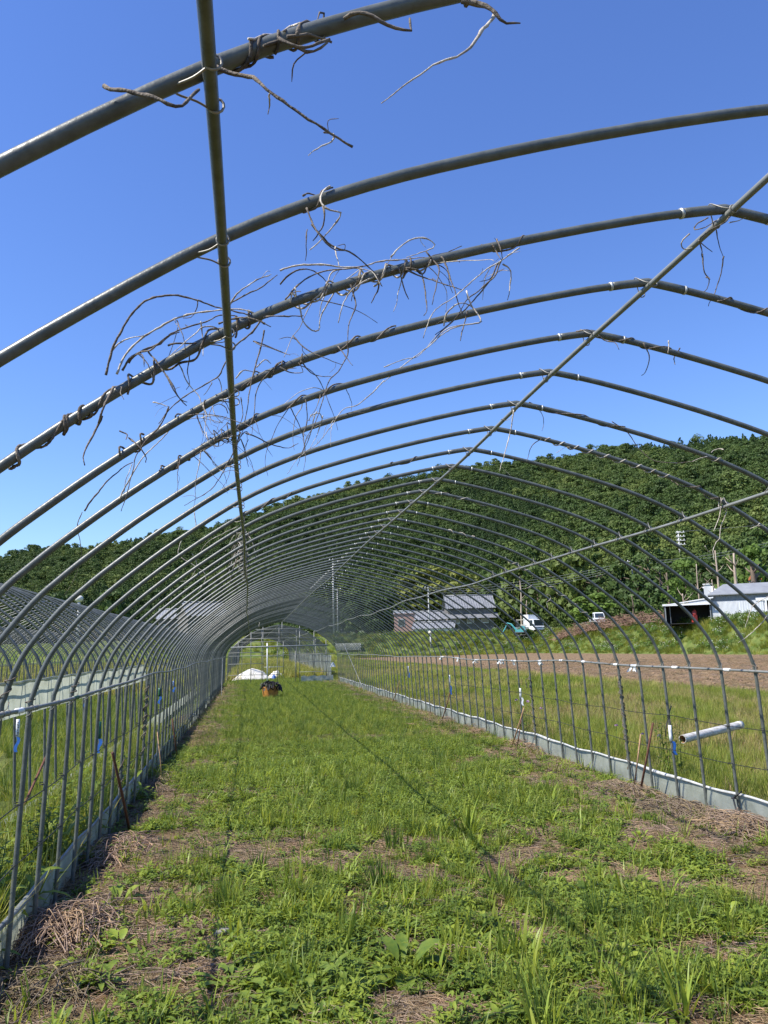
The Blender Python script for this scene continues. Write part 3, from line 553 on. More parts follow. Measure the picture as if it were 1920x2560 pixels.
frame = empty('tunnel_frame', (0, .6, 0), label='bare pipe frame of the long arched greenhouse the camera stands inside', cat='greenhouse frame')
def P_(o): o.parent = frame; o.matrix_parent_inverse = Matrix.Translation((0, -.6, 0)); return o
NH = 76
for k in range(1, NH+1):
    Y = hoopY(k); d = drift(Y)
    h = P_(link('hoop', hoop_me)); h.location = (d[0]+random.gauss(0, .003), Y+random.gauss(0, .004), d[2])
    if k <= 34:
        j = link('ridge_joint', joint_me, h)
    if k <= 18:
        for c, (nm, (x, z)) in zip(CLIPS, JP.items()):
            pr = atY(960, 1280, Y)
            if nm == 'ridge' and k < 3 or nm == 'right' and k < 7 or nm == 'raill' and k < 6 or nm == 'railr' and k < 10: continue
            link('wire_clip', c, h)
for nm, amp, ph in (('ridge', .01, 0), ('left', .012, 2), ('right', .022, 4)):
    x, z = JP[nm]; P_(MB().tube(run_pipe(x, z, .15, 38.6, RP, amp=amp, ph=ph), RP, 10).build('purlin', M['pipe' if nm == 'left' else 'pipe2']))  # left purlin in the darker pipe colour: its shaded underside is painted in
rails = {}
for nm, amp in (('raill', .012), ('railr', .015)):
    x, z = JP[nm]; pts = run_pipe(x, z, .4, 38.6, RP, amp=amp, ph=1); rails[nm] = P_(MB().tube(pts, RP, 10).build('side_rail', M['pipe2']))
def rail_pt(nm, y): return run_pipe(*JP[nm], y, y, RP, amp=.012 if nm == 'raill' else .015, ph=1)[0]
def wrap(nm, y, ln, m, r=.003, film=False):
    mb = MB(); mb.tube([rail_pt(nm, y+t) for t in np.linspace(0, ln, 5)], [RP+r*U(.8, 1.5) for _ in range(5)], 10)
    if film:
        for _ in range(3):
            b = rail_pt(nm, y+U(0, ln)); g = []
            a0 = U(-.6, .6)
            for i in range(5): g.append([b+np.array((U(-.01, .01)+.02*i*math.sin(a0), U(-.01, .01)+j*.025*U(.6, 1.2), -.012-i*.013*U(.7, 1.3)*math.cos(a0)*(1 if film > 0 else -1))) for j in range(4)])
            mb.sheet(g)
    o = mb.build('tape_wrap', m, None); o.parent = rails[nm]; return o
for y in (6.42, 7.28, 8.55, 9.45, 10.2): wrap('railr', y, .085, M['white'])
for y in (8.1, 11.0, 12.1, 12.7, 14.2, 15.6, 16.8): wrap('railr', y, .25 if y > 11 else .12, M['clear'], .004, True)
wrap('raill', 4.28, .1, M['white']); wrap('raill', 5.55, .12, M['greentape'], .002)
# skirts of film along the feet, with the pipe rolled in their upper edge
def skirt(side, x0, y0, y1, ztop, zbot, parent, mt, amp=.018, step=.12):
    ys = np.arange(y0, y1, step); g = []
    for f in (0, .25, .5, .75, 1.0):
        g.append([(x0+side*(.006+amp*(math.sin(y*3.1+f*2)+.6*math.sin(y*7.7))*(.25+.75*math.sin(math.pi*min(f*1.1, 1)))), y, zbot+(ztop-zbot)*f+(.009*math.sin(y*2.3)+.006*math.sin(y*6.1))*f) for y in ys])
    return MB().sheet(g).build('skirt_sheet', mt, parent)
for side in (-1, 1):
    P_(skirt(side, side*2.69, 2.2, 38.5, .215, -.03, None, M['film']))
    ys = np.arange(2.2, 38.5, .12); P_(MB().tube([(side*(2.683), y, .222+.009*math.sin(y*2.3)+.006*math.sin(y*6.1)) for y in ys], [.0115+.005*max(0, math.sin(y*1.7+side)+.6*math.sin(y*4.1)) for y in ys], 8).build('base_pipe', M['band' if side > 0 else 'pipe2']))
    for z, ph in ((.81, 0), (.5, 2)):
        P_(MB().tube([(side*2.625, y, z+.012*math.sin(y*1.1+ph)-.015*abs(math.sin(y*math.pi/1.5))) for y in np.arange(2.4, 24, .1)], .0032, 5).build('tie_cord', M['cord']))
        for k in range(6, 26):
            Y = hoopY(k); a0 = U(0, 3); P_(MB().tube([(side*2.64+.0155*math.cos(a0+t), Y+.0155*math.sin(a0+t), z+t*.002-.02*(Y % 1 > .5)) for t in np.linspace(0, 9, 20)], .0028, 5).build('cord_knot', M['cord']))
# the end wall: posts and bars wired across the far arch
def zarch(x): return float(np.interp(abs(x), [p[0] for p in PROF[:13]], [p[1] for p in PROF[:13]]))
EY = 38.95
for u, lo, hi in ((595, 0, 9), (627, 0, 9), (657, 0, 9), (693, 0, 1.95), (708, .5, 1.95), (738, 0, 1.5), (749, 0, 9), (785, 0, 9), (815, 0, 9), (705, 1.95, 9)):
    x = atY(u, 1640, EY)[0]; P_(MB().tube([(x, EY, lo-.05), (x+.01, EY, min(hi, zarch(x)))], .016, 8).build('end_post', M['pipe2']))
x = atY(668, 1640, EY)[0]; P_(MB().box((x, EY-.02, .95), (.05, .03, 1.9)).build('door_post', M['white']))
for v, u0, u1, r, m in ((1574, 632, 776, .014, 'pipe2'), (1598, 600, 800, .014, 'pipe2'), (1619, 571, 820, .03, 'grey'), (1633, 570, 657, .014, 'pipe2'), (1661, 571, 657, .013, 'pipe2'), (1641, 657, 708, .01, 'pipe2'), (1689, 572, 700, .012, 'pipe2'), (1655, 748, 838, .013, 'pipe2'), (1668, 660, 708, .01, 'ring'), (1680, 748, 838, .012, 'pipe2'), (1636, 748, 838, .013, 'pipe2')):
    a = atY(u0, v, EY-.02); b = atY(u1, v-.026*(u1-u0), EY-.02); P_(MB().tube([a, (a+b)/2, b], r, 8).build('end_bar', M[m]))
for (a, b) in (((2.35, 33.5, 1.75), (2.5, 28.5, .02)), ((-2.5, 31.5, 1.3), (-2.45, 29.0, .02))): P_(MB().tube([a, b], .009, 8).build('brace', M['pipe2']))
g = [[(atY(752+i*8, 1640, EY)[0], EY-.06+.04*math.sin(i*1.7+f*5), .03+f*.28+.03*math.sin(i*2.1)) for i in range(11)] for f in (0, .35, .7, 1)]
P_(MB().sheet(g).build('film_panel', M['film']))

# neighbouring frames share the hoops
def far_frame(name, cx, y0, n, label, pipes=True, every=1.0, lod=hoop_far, dz=0.0):
    e = empty(name, (cx, y0, dz), label=label, cat='greenhouse frame')
    for k in range(n):
        h = link('hoop', lod, e); h.location = (random.gauss(0, .012), k*every, random.gauss(0, .006))
    y1 = (n-1)*every
    if pipes:
        for nm in ('ridge', 'left', 'right'): MB().tube(run_pipe(*JP[nm], 0, y1, RP, dr=lambda y: np.zeros(3), step=1.0), RP, 6).build('purlin', M['pipe2'], e)
    for nm in ('raill', 'railr'): MB().tube(run_pipe(*JP[nm], 0, y1, RP, dr=lambda y: np.zeros(3), step=1.0), RP, 6).build('side_rail', M['pipe2'], e)
    return e
left = far_frame('tunnel_frame', -6.15, 4.3, 92, 'bare pipe frame of the tunnel directly left of the grass gap', every=.5, lod=MB().tube(PATH, RH, 8).mesh('hoop', M['pipe']))
ys = np.arange(.6, 12.4, .1); g = []
for f in (0, .3, .6, .85, 1.0): g.append([(2.66+.006*math.sin(y*5+f*3)+.004*math.sin(y*13), y, 1.03+f*.29+.004*math.sin(y*7)*f) for y in ys])
MB().sheet(g).build('hanging_film', M['film'], left)
MB().tube([(2.66, y, 1.325+.004*math.sin(y*7)) for y in ys], .014, 6).build('film_roll', M['film'], left)
for s_ in (-1, 1):
    g = [[(s_*2.69+.015*math.sin(y*3+f), y, -.02+.24*f) for y in np.arange(0, 45, .4)] for f in (0, .5, 1)]; MB().sheet(g).build('skirt_sheet', M['film'], left)
third = far_frame('tunnel_frame', -12.4, 9, 80, 'bare pipe frame of the second tunnel to the left', every=.5)
fourth = far_frame('tunnel_frame', -18.7, 14, 70, 'bare pipe frame of the farthest tunnel to the left', every=.5)
ahead = far_frame('tunnel_frame', 0.0, 42.5, 93, 'bare pipe frame of the tunnel standing beyond the far end wall', every=.5)
for s_ in (-1, 1):
    g = [[(s_*2.69+.03*math.sin(y*2+f), y, -.02+1.25*f if s_ > 0 else -.02+.3*f) for y in np.arange(0, 45, .6)] for f in (0, .5, 1)]; MB().sheet(g).build('side_film', M['film'], ahead)
for x in (-1.9, -.9, 0, .9, 1.9): MB().tube([(x, .02, -.05), (x, .02, zarch(x))], .014, 6).build('end_post', M['pipe2'], ahead)
for z, w in ((1.3, 2.55), (2.0, 2.05), (2.45, 1.4)): MB().tube([(-w, -.01, z), (w, -.01, z)], .014, 6).build('end_bar', M['pipe2'], ahead)
g = [[(-5+i*.4, .15*math.sin(i*1.3), .6*f) for i in range(16)] for f in (0, 1)]

# ------------------------------------------------------------------ dead vines
C1 = lambda x, y: (x/1.728, y/1.728)
C2 = lambda x, y: (960+x/1.728, y/1.728)
C3 = lambda x, y: (x/1.728, 640+y/1.728)
C4 = lambda x, y: (960+x/1.728, 640+y/1.728)
C5 = lambda x, y: (x/1.728, 1280+y/1.728)
C6 = lambda x, y: (960+x/1.728, 1280+y/1.728)
Z3 = lambda x, y: (700+x/1.587, 560+y/1.587)
Z4 = lambda x, y: (240+x/1.831, 700+y/1.831)
B5 = lambda x, y: (1660+x/6.38, 1100+y/6.38)
A5 = lambda x, y: (1200+x/4.608, 1320+y/4.608)
def strand(mb, k, fn, pts, r0, r1=None, mi=0, dy=-.02, swing=.05, twigs=0.0):
    Y = hoopY(k); r1 = r0*.45 if r1 is None else r1; ph = U(0, 6.28); Q = []; n = len(pts)
    for i, (x, y) in enumerate(pts):
        t = i/max(1, n-1); Q.append(atY(*fn(x, y), Y+dy+swing*(math.sin(ph+t*4)-math.sin(ph))*.6))
    S = spline(Q, 7); L = np.concatenate([[0], np.cumsum(np.linalg.norm(np.diff(S, axis=0), axis=1))])
    m = max(8, int(L[-1]/.011)); S = np.column_stack([np.interp(np.linspace(0, L[-1], m), L, S[:, c]) for c in range(3)])
    j = rng.normal(0, .0013, S.shape); j[0] = 0; j = (j+np.roll(j, 1, 0)+np.roll(j, 2, 0)+np.roll(j, 3, 0))*.45; j[0] = 0; S = S+j
    rad = np.linspace(r0*1.06, r1*.85, m)*rng.uniform(.82, 1.2, m)*(1+.35*(rng.random(m) < .06))
    mb.tube(S, rad, 6, mi)
    for i in range(2, m-1):
        if rng.random() < twigs*1.6+.008:
            d = rng.normal(0, 1, 3); d /= np.linalg.norm(d); l = U(.02, .09); mb.tube(spline([S[i], S[i]+d*l*.5+(0, 0, -.005), S[i]+d*l+np.array((U(-.02, .02), 0, -l*.4))], 3), [rad[i]*.5]*6+[rad[i]*.2], 4, mi)
def coil(mb, k, fa, fb, turns, r, mi=0, off=None, ph=None):
    Y = hoopY(k); a = atY(*fa, Y); b = atY(*fb, Y); s0, s1 = s_at(a[0], a[2]), s_at(b[0], b[2]); turns = turns*.62; n = int(abs(turns)*24)+12; ph = U(0, 6.28) if ph is None else ph; pts = []; d = drift(Y)
    for i in range(n):
        t = i/(n-1); s = s0+(s1-s0)*t; p = on_hoop(s); q = on_hoop(s+.01)-on_hoop(s-.01); q /= np.linalg.norm(q); nn = np.array((-q[2], 0, q[0]))
        a_ = ph+turns*6.283*t+.5*math.sin(9*t+ph); ro = RH+r*.8+(off or 0)*(.5+.5*math.sin(t*17+ph)); pts.append(p+d+np.array((0, Y, 0))+(nn*math.cos(a_)+np.array((0, 1.0, 0))*math.sin(a_))*ro)
    mb.tube(pts, np.full(n, r)*rng.uniform(.85, 1.2, n), 6, mi)
def tendrils(mb, k, fa, fb, n, lmax=.34):
    Y = hoopY(k); a = atY(*fa, Y); b = atY(*fb, Y); s0, s1 = s_at(a[0], a[2]), s_at(b[0], b[2])
    for _ in range(n):
        q = on_hoop(U(s0, s1))+np.array((0, Y+U(-.015, .015), U(-.012, .012))); l = U(.08, lmax); d = np.array((random.gauss(0, .5), random.gauss(0, .3), U(-1, .25))); d /= np.linalg.norm(d); P = [q]
        for i in range(6): P.append(P[-1]+d*l/6); d = d+np.array((random.gauss(0, .26), random.gauss(0, .2), -.2)); d /= np.linalg.norm(d)
        S = spline(P, 4); mb.tube(S, np.linspace(U(.0013, .0024), .0008, len(S))*rng.uniform(.8, 1.2, len(S)), 5, 1 if U(0, 1) < .4 else 0)
VM = [M['vine'], M['vinepale']]
def vine(mb, label): return tag(mb.build('dead_vine', VM), label, 'vine', 'dead vines on the pipes')

mb = MB()
strand(mb, 1, C1, [(450, 372), (500, 388), (580, 398), (640, 412), (700, 435), (750, 458), (795, 458), (832, 425), (860, 380)], .0030, .0026)
coil(mb, 1, C1(790, 350), C1(1160, 200), 2.2, .0030); coil(mb, 1, C1(900, 330), C1(1170, 210), 1.5, .0024)
strand(mb, 1, C1, [(930, 290), (1000, 318), (1060, 325), (1100, 335), (1130, 370), (1165, 405), (1250, 460), (1330, 515), (1420, 570), (1525, 632)], .0030, .0017)
strand(mb, 1, C1, [(1165, 405), (1163, 450), (1158, 490)], .0016, .0009, 1); strand(mb, 1, C1, [(1440, 580), (1436, 610), (1390, 630), (1330, 672)], .0014, .0007, 1); strand(mb, 1, C1, [(1400, 572), (1440, 580), (1450, 590)], .0016, .001)
vine(mb, 'dark dead vine crossing behind the left purlin on the nearest hoop, long stem pointing down')
mb = MB()
for p in ([(1140, 200), (1180, 183), (1230, 187), (1280, 207), (1340, 225), (1390, 205), (1420, 178)], [(1205, 165), (1270, 190), (1330, 195), (1430, 170)], [(1240, 160), (1300, 150), (1370, 160), (1430, 175)]): strand(mb, 1, C1, p, .0026, .0022, swing=.02)
strand(mb, 1, C1, [(1285, 155), (1300, 112), (1332, 92), (1365, 102), (1400, 80), (1406, 62), (1385, 55), (1370, 98)], .0032, .001); strand(mb, 1, C1, [(1072, 168), (1105, 168), (1150, 155), (1200, 162), (1270, 205)], .0016, .0024, 1); strand(mb, 1, C1, [(1225, 135), (1262, 112), (1300, 100)], .0018, .002, 1)
coil(mb, 1, C1(1150, 200), C1(1430, 130), 3.3, .0024); vine(mb, 'knotted brown vine lump sitting on top of the nearest hoop')
mb = MB(); strand(mb, 1, C1, [(1485, 82), (1520, 62), (1570, 58), (1620, 78), (1690, 112), (1778, 135), (1772, 112), (1770, 80)], .0030, .002, swing=.02); vine(mb, 'thin dark vine looped once over the nearest hoop beside the knot')
mb = MB(); strand(mb, 1, C2, [(335, 0), (400, 14), (450, 30), (490, 70), (530, 98), (592, 98)], .0048, .0012, swing=.02); coil(mb, 1, C2(250, 15), C2(400, -25), 1.3, .004)
strand(mb, 1, C2, [(480, 58), (440, 112), (400, 170), (350, 225), (260, 266), (180, 312), (100, 360), (40, 408), (-12, 442)], .0027, .0009, 1); vine(mb, 'thick hooked vine end with a pale ribbon strand hanging at the top of the photo')
mb = MB()
for p, m in (([(1310, 845), (1340, 838), (1390, 855), (1412, 872)], 0), ([(1425, 805), (1395, 835), (1388, 880), (1422, 906), (1475, 922), (1460, 950), (1430, 990), (1390, 1030), (1338, 1078)], 1), ([(1395, 890), (1400, 945), (1380, 1000), (1350, 1042)], 0), ([(1325, 900), (1345, 960), (1390, 1022), (1440, 1070), (1500, 1080)], 0)): strand(mb, 2, C1, p, .0022, .0012, m)
strand(mb, 2, Z3, [(125, 0), (170, 50), (215, 90), (280, 115), (330, 152), (380, 200), (405, 245)], .0024, .001, twigs=.03); strand(mb, 2, Z3, [(108, 22), (109, 90), (100, 145)], .0014, .0007); strand(mb, 2, Z3, [(220, 90), (228, 130), (238, 172)], .0015, .0008, 1)
coil(mb, 2, C1(1300, 850), C1(1420, 820), 1.2, .0022); vine(mb, 'small pale curl of vine hanging from the second hoop')
# large tangle on the third hoop
mb = MB()
for p, m in (([(0, 185), (60, 165), (120, 160), (200, 165), (300, 170), (400, 150), (480, 140), (540, 135), (600, 140), (700, 145), (716, 155)], 1), ([(0, 240), (40, 200), (80, 180), (130, 185), (170, 210), (190, 242)], 0), ([(440, 130), (470, 95), (520, 65), (560, 55), (600, 70), (615, 92), (560, 112), (500, 132)], 1), ([(60, 250), (70, 300), (90, 380), (130, 420), (155, 415), (160, 370), (200, 300), (250, 230), (330, 170)], 1), ([(280, 240), (290, 280), (300, 320), (280, 380), (265, 440), (265, 476)], 0), ([(390, 200), (330, 230), (280, 270), (250, 320), (230, 392)], 1), ([(320, 180), (300, 240), (285, 302)], 0), ([(470, 175), (490, 240), (510, 298)], 0), ([(500, 175), (560, 190), (575, 260), (580, 340), (572, 366)], 0), ([(580, 110), (610, 150), (630, 182), (620, 250), (605, 320)], 0), ([(640, 130), (670, 190), (690, 250), (705, 300), (725, 356)], 0), ([(500, 180), (560, 210), (640, 235), (722, 262)], 0), ([(20, 300), (90, 230), (170, 190), (250, 180), (340, 165)], 0), ([(180, 280), (200, 200), (260, 175), (360, 190), (405, 248)], 1), ([(440, 190), (520, 150), (600, 130), (720, 92)], 0), ([(390, 205), (388, 260), (362, 315)], 0)): strand(mb, 3, Z3, p, .0024, .0013, m, twigs=.025)
for a, b, t in (((0, 325), (215, 250), 2.6), ((60, 280), (330, 190), 3.0), ((300, 200), (560, 110), 4.0), ((420, 160), (620, 100), 2.4), ((200, 255), (430, 150), 3.1)): coil(mb, 3, Z3(*a), Z3(*b), t, .0025, U(0, 1) < .4, off=.012)
tendrils(mb, 3, Z3(0, 325), Z3(620, 100), 7); vine(mb, 'dense grey vine tangle in the middle of the third hoop')
mb = MB()
for p, m in (([(950, 95), (900, 130), (870, 150), (810, 190), (750, 240), (690, 290), (630, 330), (590, 380), (570, 455)], 1), ([(880, 140), (840, 220), (780, 270), (740, 300), (700, 370), (650, 420), (600, 472)], 0), ([(885, 160), (915, 185), (915, 240), (900, 302)], 1), ([(860, 60), (875, 100), (885, 138)], 0), ([(842, 80), (860, 110), (872, 138)], 0), ([(740, 265), (760, 320), (795, 388), (720, 400), (660, 420), (620, 462)], 1), ([(650, 405), (660, 355), (710, 315), (760, 330), (800, 390)], 1), ([(745, 345), (730, 400), (715, 462)], 0), ([(870, 150), (820, 240), (760, 310), (690, 380), (620, 440)], 0)): strand(mb, 3, Z3, p, .0022, .0012, m, twigs=.02)
coil(mb, 3, Z3(750, 80), Z3(950, 30), 1.8, .0026); vine(mb, 'hanging bunch of pale strands reaching from the third hoop over the fourth')
mb = MB()
for p, m, r in (([(45, 435), (65, 350), (85, 290), (130, 210), (190, 130), (260, 85), (340, 70), (420, 80), (480, 95), (550, 125), (620, 140), (700, 160), (770, 175)], 0, .0032), ([(70, 325), (110, 290), (160, 265), (220, 255)], 1, .0022), ([(95, 430), (120, 370), (160, 310), (220, 260), (300, 210), (390, 165), (470, 150), (560, 140), (650, 130), (720, 152)], 1, .003), ([(120, 415), (150, 370), (220, 320), (290, 295), (340, 250), (400, 220), (480, 200), (560, 165), (640, 165)], 0, .003), ([(330, 300), (370, 290), (450, 290), (550, 290), (600, 280)], 0, .0024), ([(370, 185), (395, 250), (405, 337)], 0, .0018), ([(480, 190), (490, 260), (493, 347)], 1, .0018), ([(465, 90), (460, 130), (430, 170), (395, 170)], 0, .0018), ([(240, 330), (280, 375), (320, 430), (350, 480), (380, 540), (415, 572)], 0, .0022), ([(770, 170), (850, 165), (952, 165)], 0, .0022), ([(560, 200), (640, 175), (720, 180), (800, 212)], 0, .0026), ([(600, 130), (650, 60), (720, 10), (800, -25)], 1, .0024), ([(610, 110), (680, 70), (760, 30), (830, -20)], 0, .0022), ([(150, 380), (200, 330), (260, 320), (320, 260), (380, 240)], 0, .0024)): strand(mb, 3, Z4, p, r, r*.6, m, twigs=.015)
for a, b, t in (((60, 460), (240, 380), 2.4), ((580, 210), (780, 150), 3.4), ((330, 330), (600, 210), 1.6)): coil(mb, 3, Z4(*a), Z4(*b), t, .003, off=.01)
tendrils(mb, 3, Z4(60, 460), Z4(780, 150), 4); vine(mb, 'big arching vine springing clear of the third hoop left of the left purlin')
mb = MB(); strand(mb, 3, Z4, [(80, 490), (50, 550), (30, 600), (10, 655)], .0036, .0032); strand(mb, 3, C3, [(440, 690), (410, 760), (358, 862), (360, 908)], .0030, .0018)
coil(mb, 3, C3(0, 830), C3(150, 745), 1.5, .0042, off=.002); coil(mb, 3, C3(160, 735), C3(420, 590), 3.0, .0042, off=.002); coil(mb, 3, C3(200, 700), C3(300, 650) , 2, .004); coil(mb, 3, C3(100, 770), C3(460, 540), 3.2, .0034); vine(mb, 'thick dark vine coiled along the left end of the third hoop')
mb = MB()
for p, m, r in (([(760, 180), (720, 230), (660, 280), (620, 330), (590, 390), (560, 440), (500, 480), (400, 540), (350, 580), (320, 610), (290, 655)], 0, .003), ([(260, 560), (330, 580)], 1, .002), ([(770, 230), (750, 320), (730, 400), (710, 480), (690, 600), (680, 652)], 0, .0028), ([(720, 280), (780, 300), (850, 330), (890, 346)], 0, .0022), ([(640, 450), (670, 415), (700, 415), (732, 425)], 1, .0022), ([(735, 400), (770, 365), (800, 382)], 1, .0022), ([(530, 470), (515, 500), (490, 525)], 0, .0016), ([(560, 450), (575, 490), (575, 530)], 0, .0016)): strand(mb, 4, Z4, p, r, r*.6, m, twigs=.02)
strand(mb, 4, C3, [(730, 650), (700, 720), (640, 790), (590, 860), (570, 930), (545, 1040), (523, 1105)], .0026, .0014)
coil(mb, 4, Z4(640, 470), Z4(860, 370), 3, .0026, off=.006); coil(mb, 4, Z4(330, 610), Z4(460, 560), 1.4, .0026); tendrils(mb, 4, Z4(330, 610), Z4(940, 340), 6); vine(mb, 'long vine sweeping down left across the fourth hoop')
mb = MB()
for p, m in (([(515, 755), (550, 770), (545, 792)], 0), ([(555, 785), (600, 820), (635, 870), (630, 892)], 0), ([(690, 470), (740, 560), (775, 615), (805, 632)], 0), ([(365, 1102), (400, 1050), (480, 960), (540, 910), (575, 890)], 0)): strand(mb, 4, C3, p, .0026, .0016, m)
coil(mb, 4, C3(480, 810), C3(640, 740), 2, .0034, off=.006); vine(mb, 'short dark curl with a stub on the left part of the fourth hoop')
mb = MB(); strand(mb, 5, C3, [(515, 1052), (560, 960), (620, 870), (700, 790), (760, 730), (860, 700), (960, 720)], .0026, .0014, 1); strand(mb, 5, C3, [(570, 900), (545, 960), (530, 1050)], .0016, .001, 1); vine(mb, 'pale straight strand slanting down to the left from the fifth hoop')
mb = MB()
for p, m in (([(985, 680), (975, 655), (945, 640), (915, 655), (905, 690), (925, 718), (955, 718), (980, 690)], 0), ([(890, 650), (880, 700), (920, 770), (962, 742), (990, 712)], 0), ([(915, 610), (925, 680), (960, 722)], 1), ([(850, 690), (870, 740), (900, 790), (930, 832)], 0), ([(845, 665), (860, 720), (880, 775)], 0), ([(1040, 610), (1048, 680), (1030, 740), (985, 780), (930, 800)], 0), ([(900, 790), (960, 780), (1010, 785)], 0), ([(870, 700), (920, 690), (1000, 712)], 1), ([(890, 760), (905, 810), (950, 820), (1000, 770)], 1), ([(880, 840), (910, 870), (930, 910), (972, 935)], 1), ([(870, 840), (850, 950), (838, 1092)], 1), ([(845, 860), (880, 835), (915, 820)], 0)): strand(mb, 5, C3, p, .002, .001, m, twigs=.04)
for _ in range(3): coil(mb, 5, C3(U(860, 900), 830), C3(U(960, 1010), 760), U(1.5, 3), .002, 0, off=.02)
tendrils(mb, 5, C3(740, 870), C3(1100, 710), 8); vine(mb, 'wiry ball of vine loops on the fifth hoop left of the purlin')
mb = MB(); coil(mb, 5, C3(690, 895), C3(850, 820), 2.4, .0034, off=.006); strand(mb, 5, C3, [(780, 875), (765, 950), (770, 1027)], .0016, .001, twigs=.1); strand(mb, 5, C3, [(690, 925), (680, 945), (655, 962)], .003, .001); vine(mb, 'dark coil with a knobbly hanging twig low on the fifth hoop')
mb = MB()
for p, m in (([(1040, 760), (1010, 840), (980, 900), (930, 990), (880, 1030), (798, 1077)], 0), ([(1060, 765), (1100, 780), (1170, 810), (1240, 830), (1290, 810)], 0), ([(1040, 790), (1060, 850), (1073, 910)], 0), ([(1040, 780), (1060, 760), (1085, 775)], 0)): strand(mb, 5, C3, p, .0026, .0014, m, twigs=.03)
coil(mb, 5, C3(1050, 725), C3(1190, 660), 2, .003); vine(mb, 'forked dark vine crossing the left purlin at the fifth hoop')
mb = MB()
for p, m in (([(1250, 650), (1290, 720), (1310, 790), (1320, 852)], 0), ([(1320, 620), (1326, 700), (1312, 780), (1318, 860), (1310, 932)], 0), ([(1370, 670), (1350, 720), (1335, 790), (1300, 860), (1285, 910)], 1), ([(1395, 690), (1375, 760), (1340, 830)], 1), ([(1340, 690), (1380, 680), (1390, 720), (1360, 740)], 1)): strand(mb, 5, C3, p, .0022, .001, m, twigs=.04)
coil(mb, 5, C3(1220, 640), C3(1560, 525), 3.4, .003); tendrils(mb, 5, C3(1180, 660), C3(1560, 525), 5); vine(mb, 'drooping strands on the fifth hoop right of the left purlin')
mb = MB()
for p, m in (([(1500, 370), (1500, 430), (1470, 490), (1430, 530), (1400, 600), (1370, 700), (1330, 780), (1300, 860)], 0), ([(1265, 345), (1320, 400), (1400, 440), (1480, 472)], 0), ([(1460, 390), (1490, 430), (1522, 472)], 0), ([(1300, 455), (1350, 510), (1430, 520)], 0), ([(1210, 480), (1260, 505), (1310, 500), (1290, 460)], 0), ([(1100, 370), (1160, 395), (1240, 425)], 0)): strand(mb, 4, C3, p, .0022, .0012, m, twigs=.04)
coil(mb, 4, C3(1170, 475), C3(1320, 410), 1.6, .003); coil(mb, 4, C3(1360, 395), C3(1659, 305), 3, .003); vine(mb, 'spiralling vine right of the left purlin on the fourth hoop')
mb = MB(); strand(mb, 6, C3, [(1659, 538), (1600, 600), (1550, 640), (1480, 665), (1430, 740), (1370, 810), (1300, 860), (1240, 942)], .0026, .0012, 1, twigs=.03); strand(mb, 6, C4, [(420, 285), (340, 300), (270, 325), (180, 400), (100, 460), (0, 545)], .0026, .0022, 1); strand(mb, 6, C4, [(0, 480), (90, 445), (150, 430), (230, 340)], .0022, .0016, 1); tendrils(mb, 6, C3(900, 960), C3(1500, 690), 3); vine(mb, 'long pale strand trailing left over the sixth hoop')
mb = MB()
for p, m in (([(1375, -10), (1385, 70), (1405, 105), (1390, 150), (1350, 162)], 0), ([(1468, 0), (1450, 100), (1405, 217)], 0), ([(1390, 90), (1410, 100)], 0)): strand(mb, 4, C4, p, .0026, .0014, m)
coil(mb, 4, C4(1440, 170), C4(1659, 230), 2, .003); vine(mb, 'two dangling vine ends right of the ridge at the top right')
mb = MB(); strand(mb, 3, C2, [(1400, 940), (1350, 965), (1340, 995), (1380, 985), (1440, 950)], .0022, .0016); strand(mb, 3, C2, [(1500, 930), (1460, 965), (1400, 1000), (1360, 1040), (1420, 1090)], .0024, .0012); strand(mb, 3, C2, [(1320, 1010), (1285, 1045), (1295, 1075), (1330, 1070)], .0022, .0012, 1); strand(mb, 3, C2, [(1430, 970), (1445, 1050), (1465, 1106)], .0016, .001); strand(mb, 3, C2, [(1360, 1040), (1375, 1080), (1375, 1110)], .0024, .0018); strand(mb, 3, C2, [(1490, 962), (1530, 955), (1560, 940)], .0016, .001, 1); vine(mb, 'ragged vine knot where the ridge pipe meets the third hoop')
mb = MB(); coil(mb, 5, C4(1000, 340), C4(1280, 405), 3, .003)
for p, m in (([(920, 340), (960, 365), (1000, 375), (1016, 406)], 0), ([(1120, 375), (1145, 440), (1130, 500), (1113, 517)], 0), ([(1230, 365), (1228, 422)], 1), ([(1278, 398), (1255, 440), (1257, 472)], 0), ([(830, 325), (880, 318), (910, 340)], 0)): strand(mb, 5, C4, p, .0028, .0016, m)
vine(mb, 'coiled vine with short hooks right of the ridge on the fifth hoop')
mb = MB(); strand(mb, 7, C4, [(560, 665), (545, 760), (520, 860), (499, 930)], .0034, .002, 1, twigs=.04); strand(mb, 7, C4, [(660, 650), (690, 700), (684, 757)], .0022, .0014); strand(mb, 7, C4, [(505, 705), (530, 710), (560, 690)], .002, .0014, 1); vine(mb, 'long pale stem hanging below the ridge of the seventh hoop')
mb = MB(); coil(mb, 7, C4(630, 650), C4(1020, 740), 3, .003); strand(mb, 7, C4, [(985, 715), (1050, 760), (1100, 830), (1160, 880), (1240, 895), (1332, 888)], .0028, .0016, 0); vine(mb, 'dark trailing vine below the right slope of the seventh hoop')
mb = MB(); strand(mb, 8, C4, [(680, 790), (640, 820), (616, 887)], .003, .0016); coil(mb, 8, C4(680, 785), C4(1280, 960), 14, .0042, 1); coil(mb, 8, C4(1280, 960), C4(1460, 1060), 3, .0036, off=.01); strand(mb, 8, C4, [(745, 850), (780, 828), (805, 825)], .0016, .0008, 1); vine(mb, 'even spiral of pale vine winding down the right slope of the eighth hoop')
mb = MB()
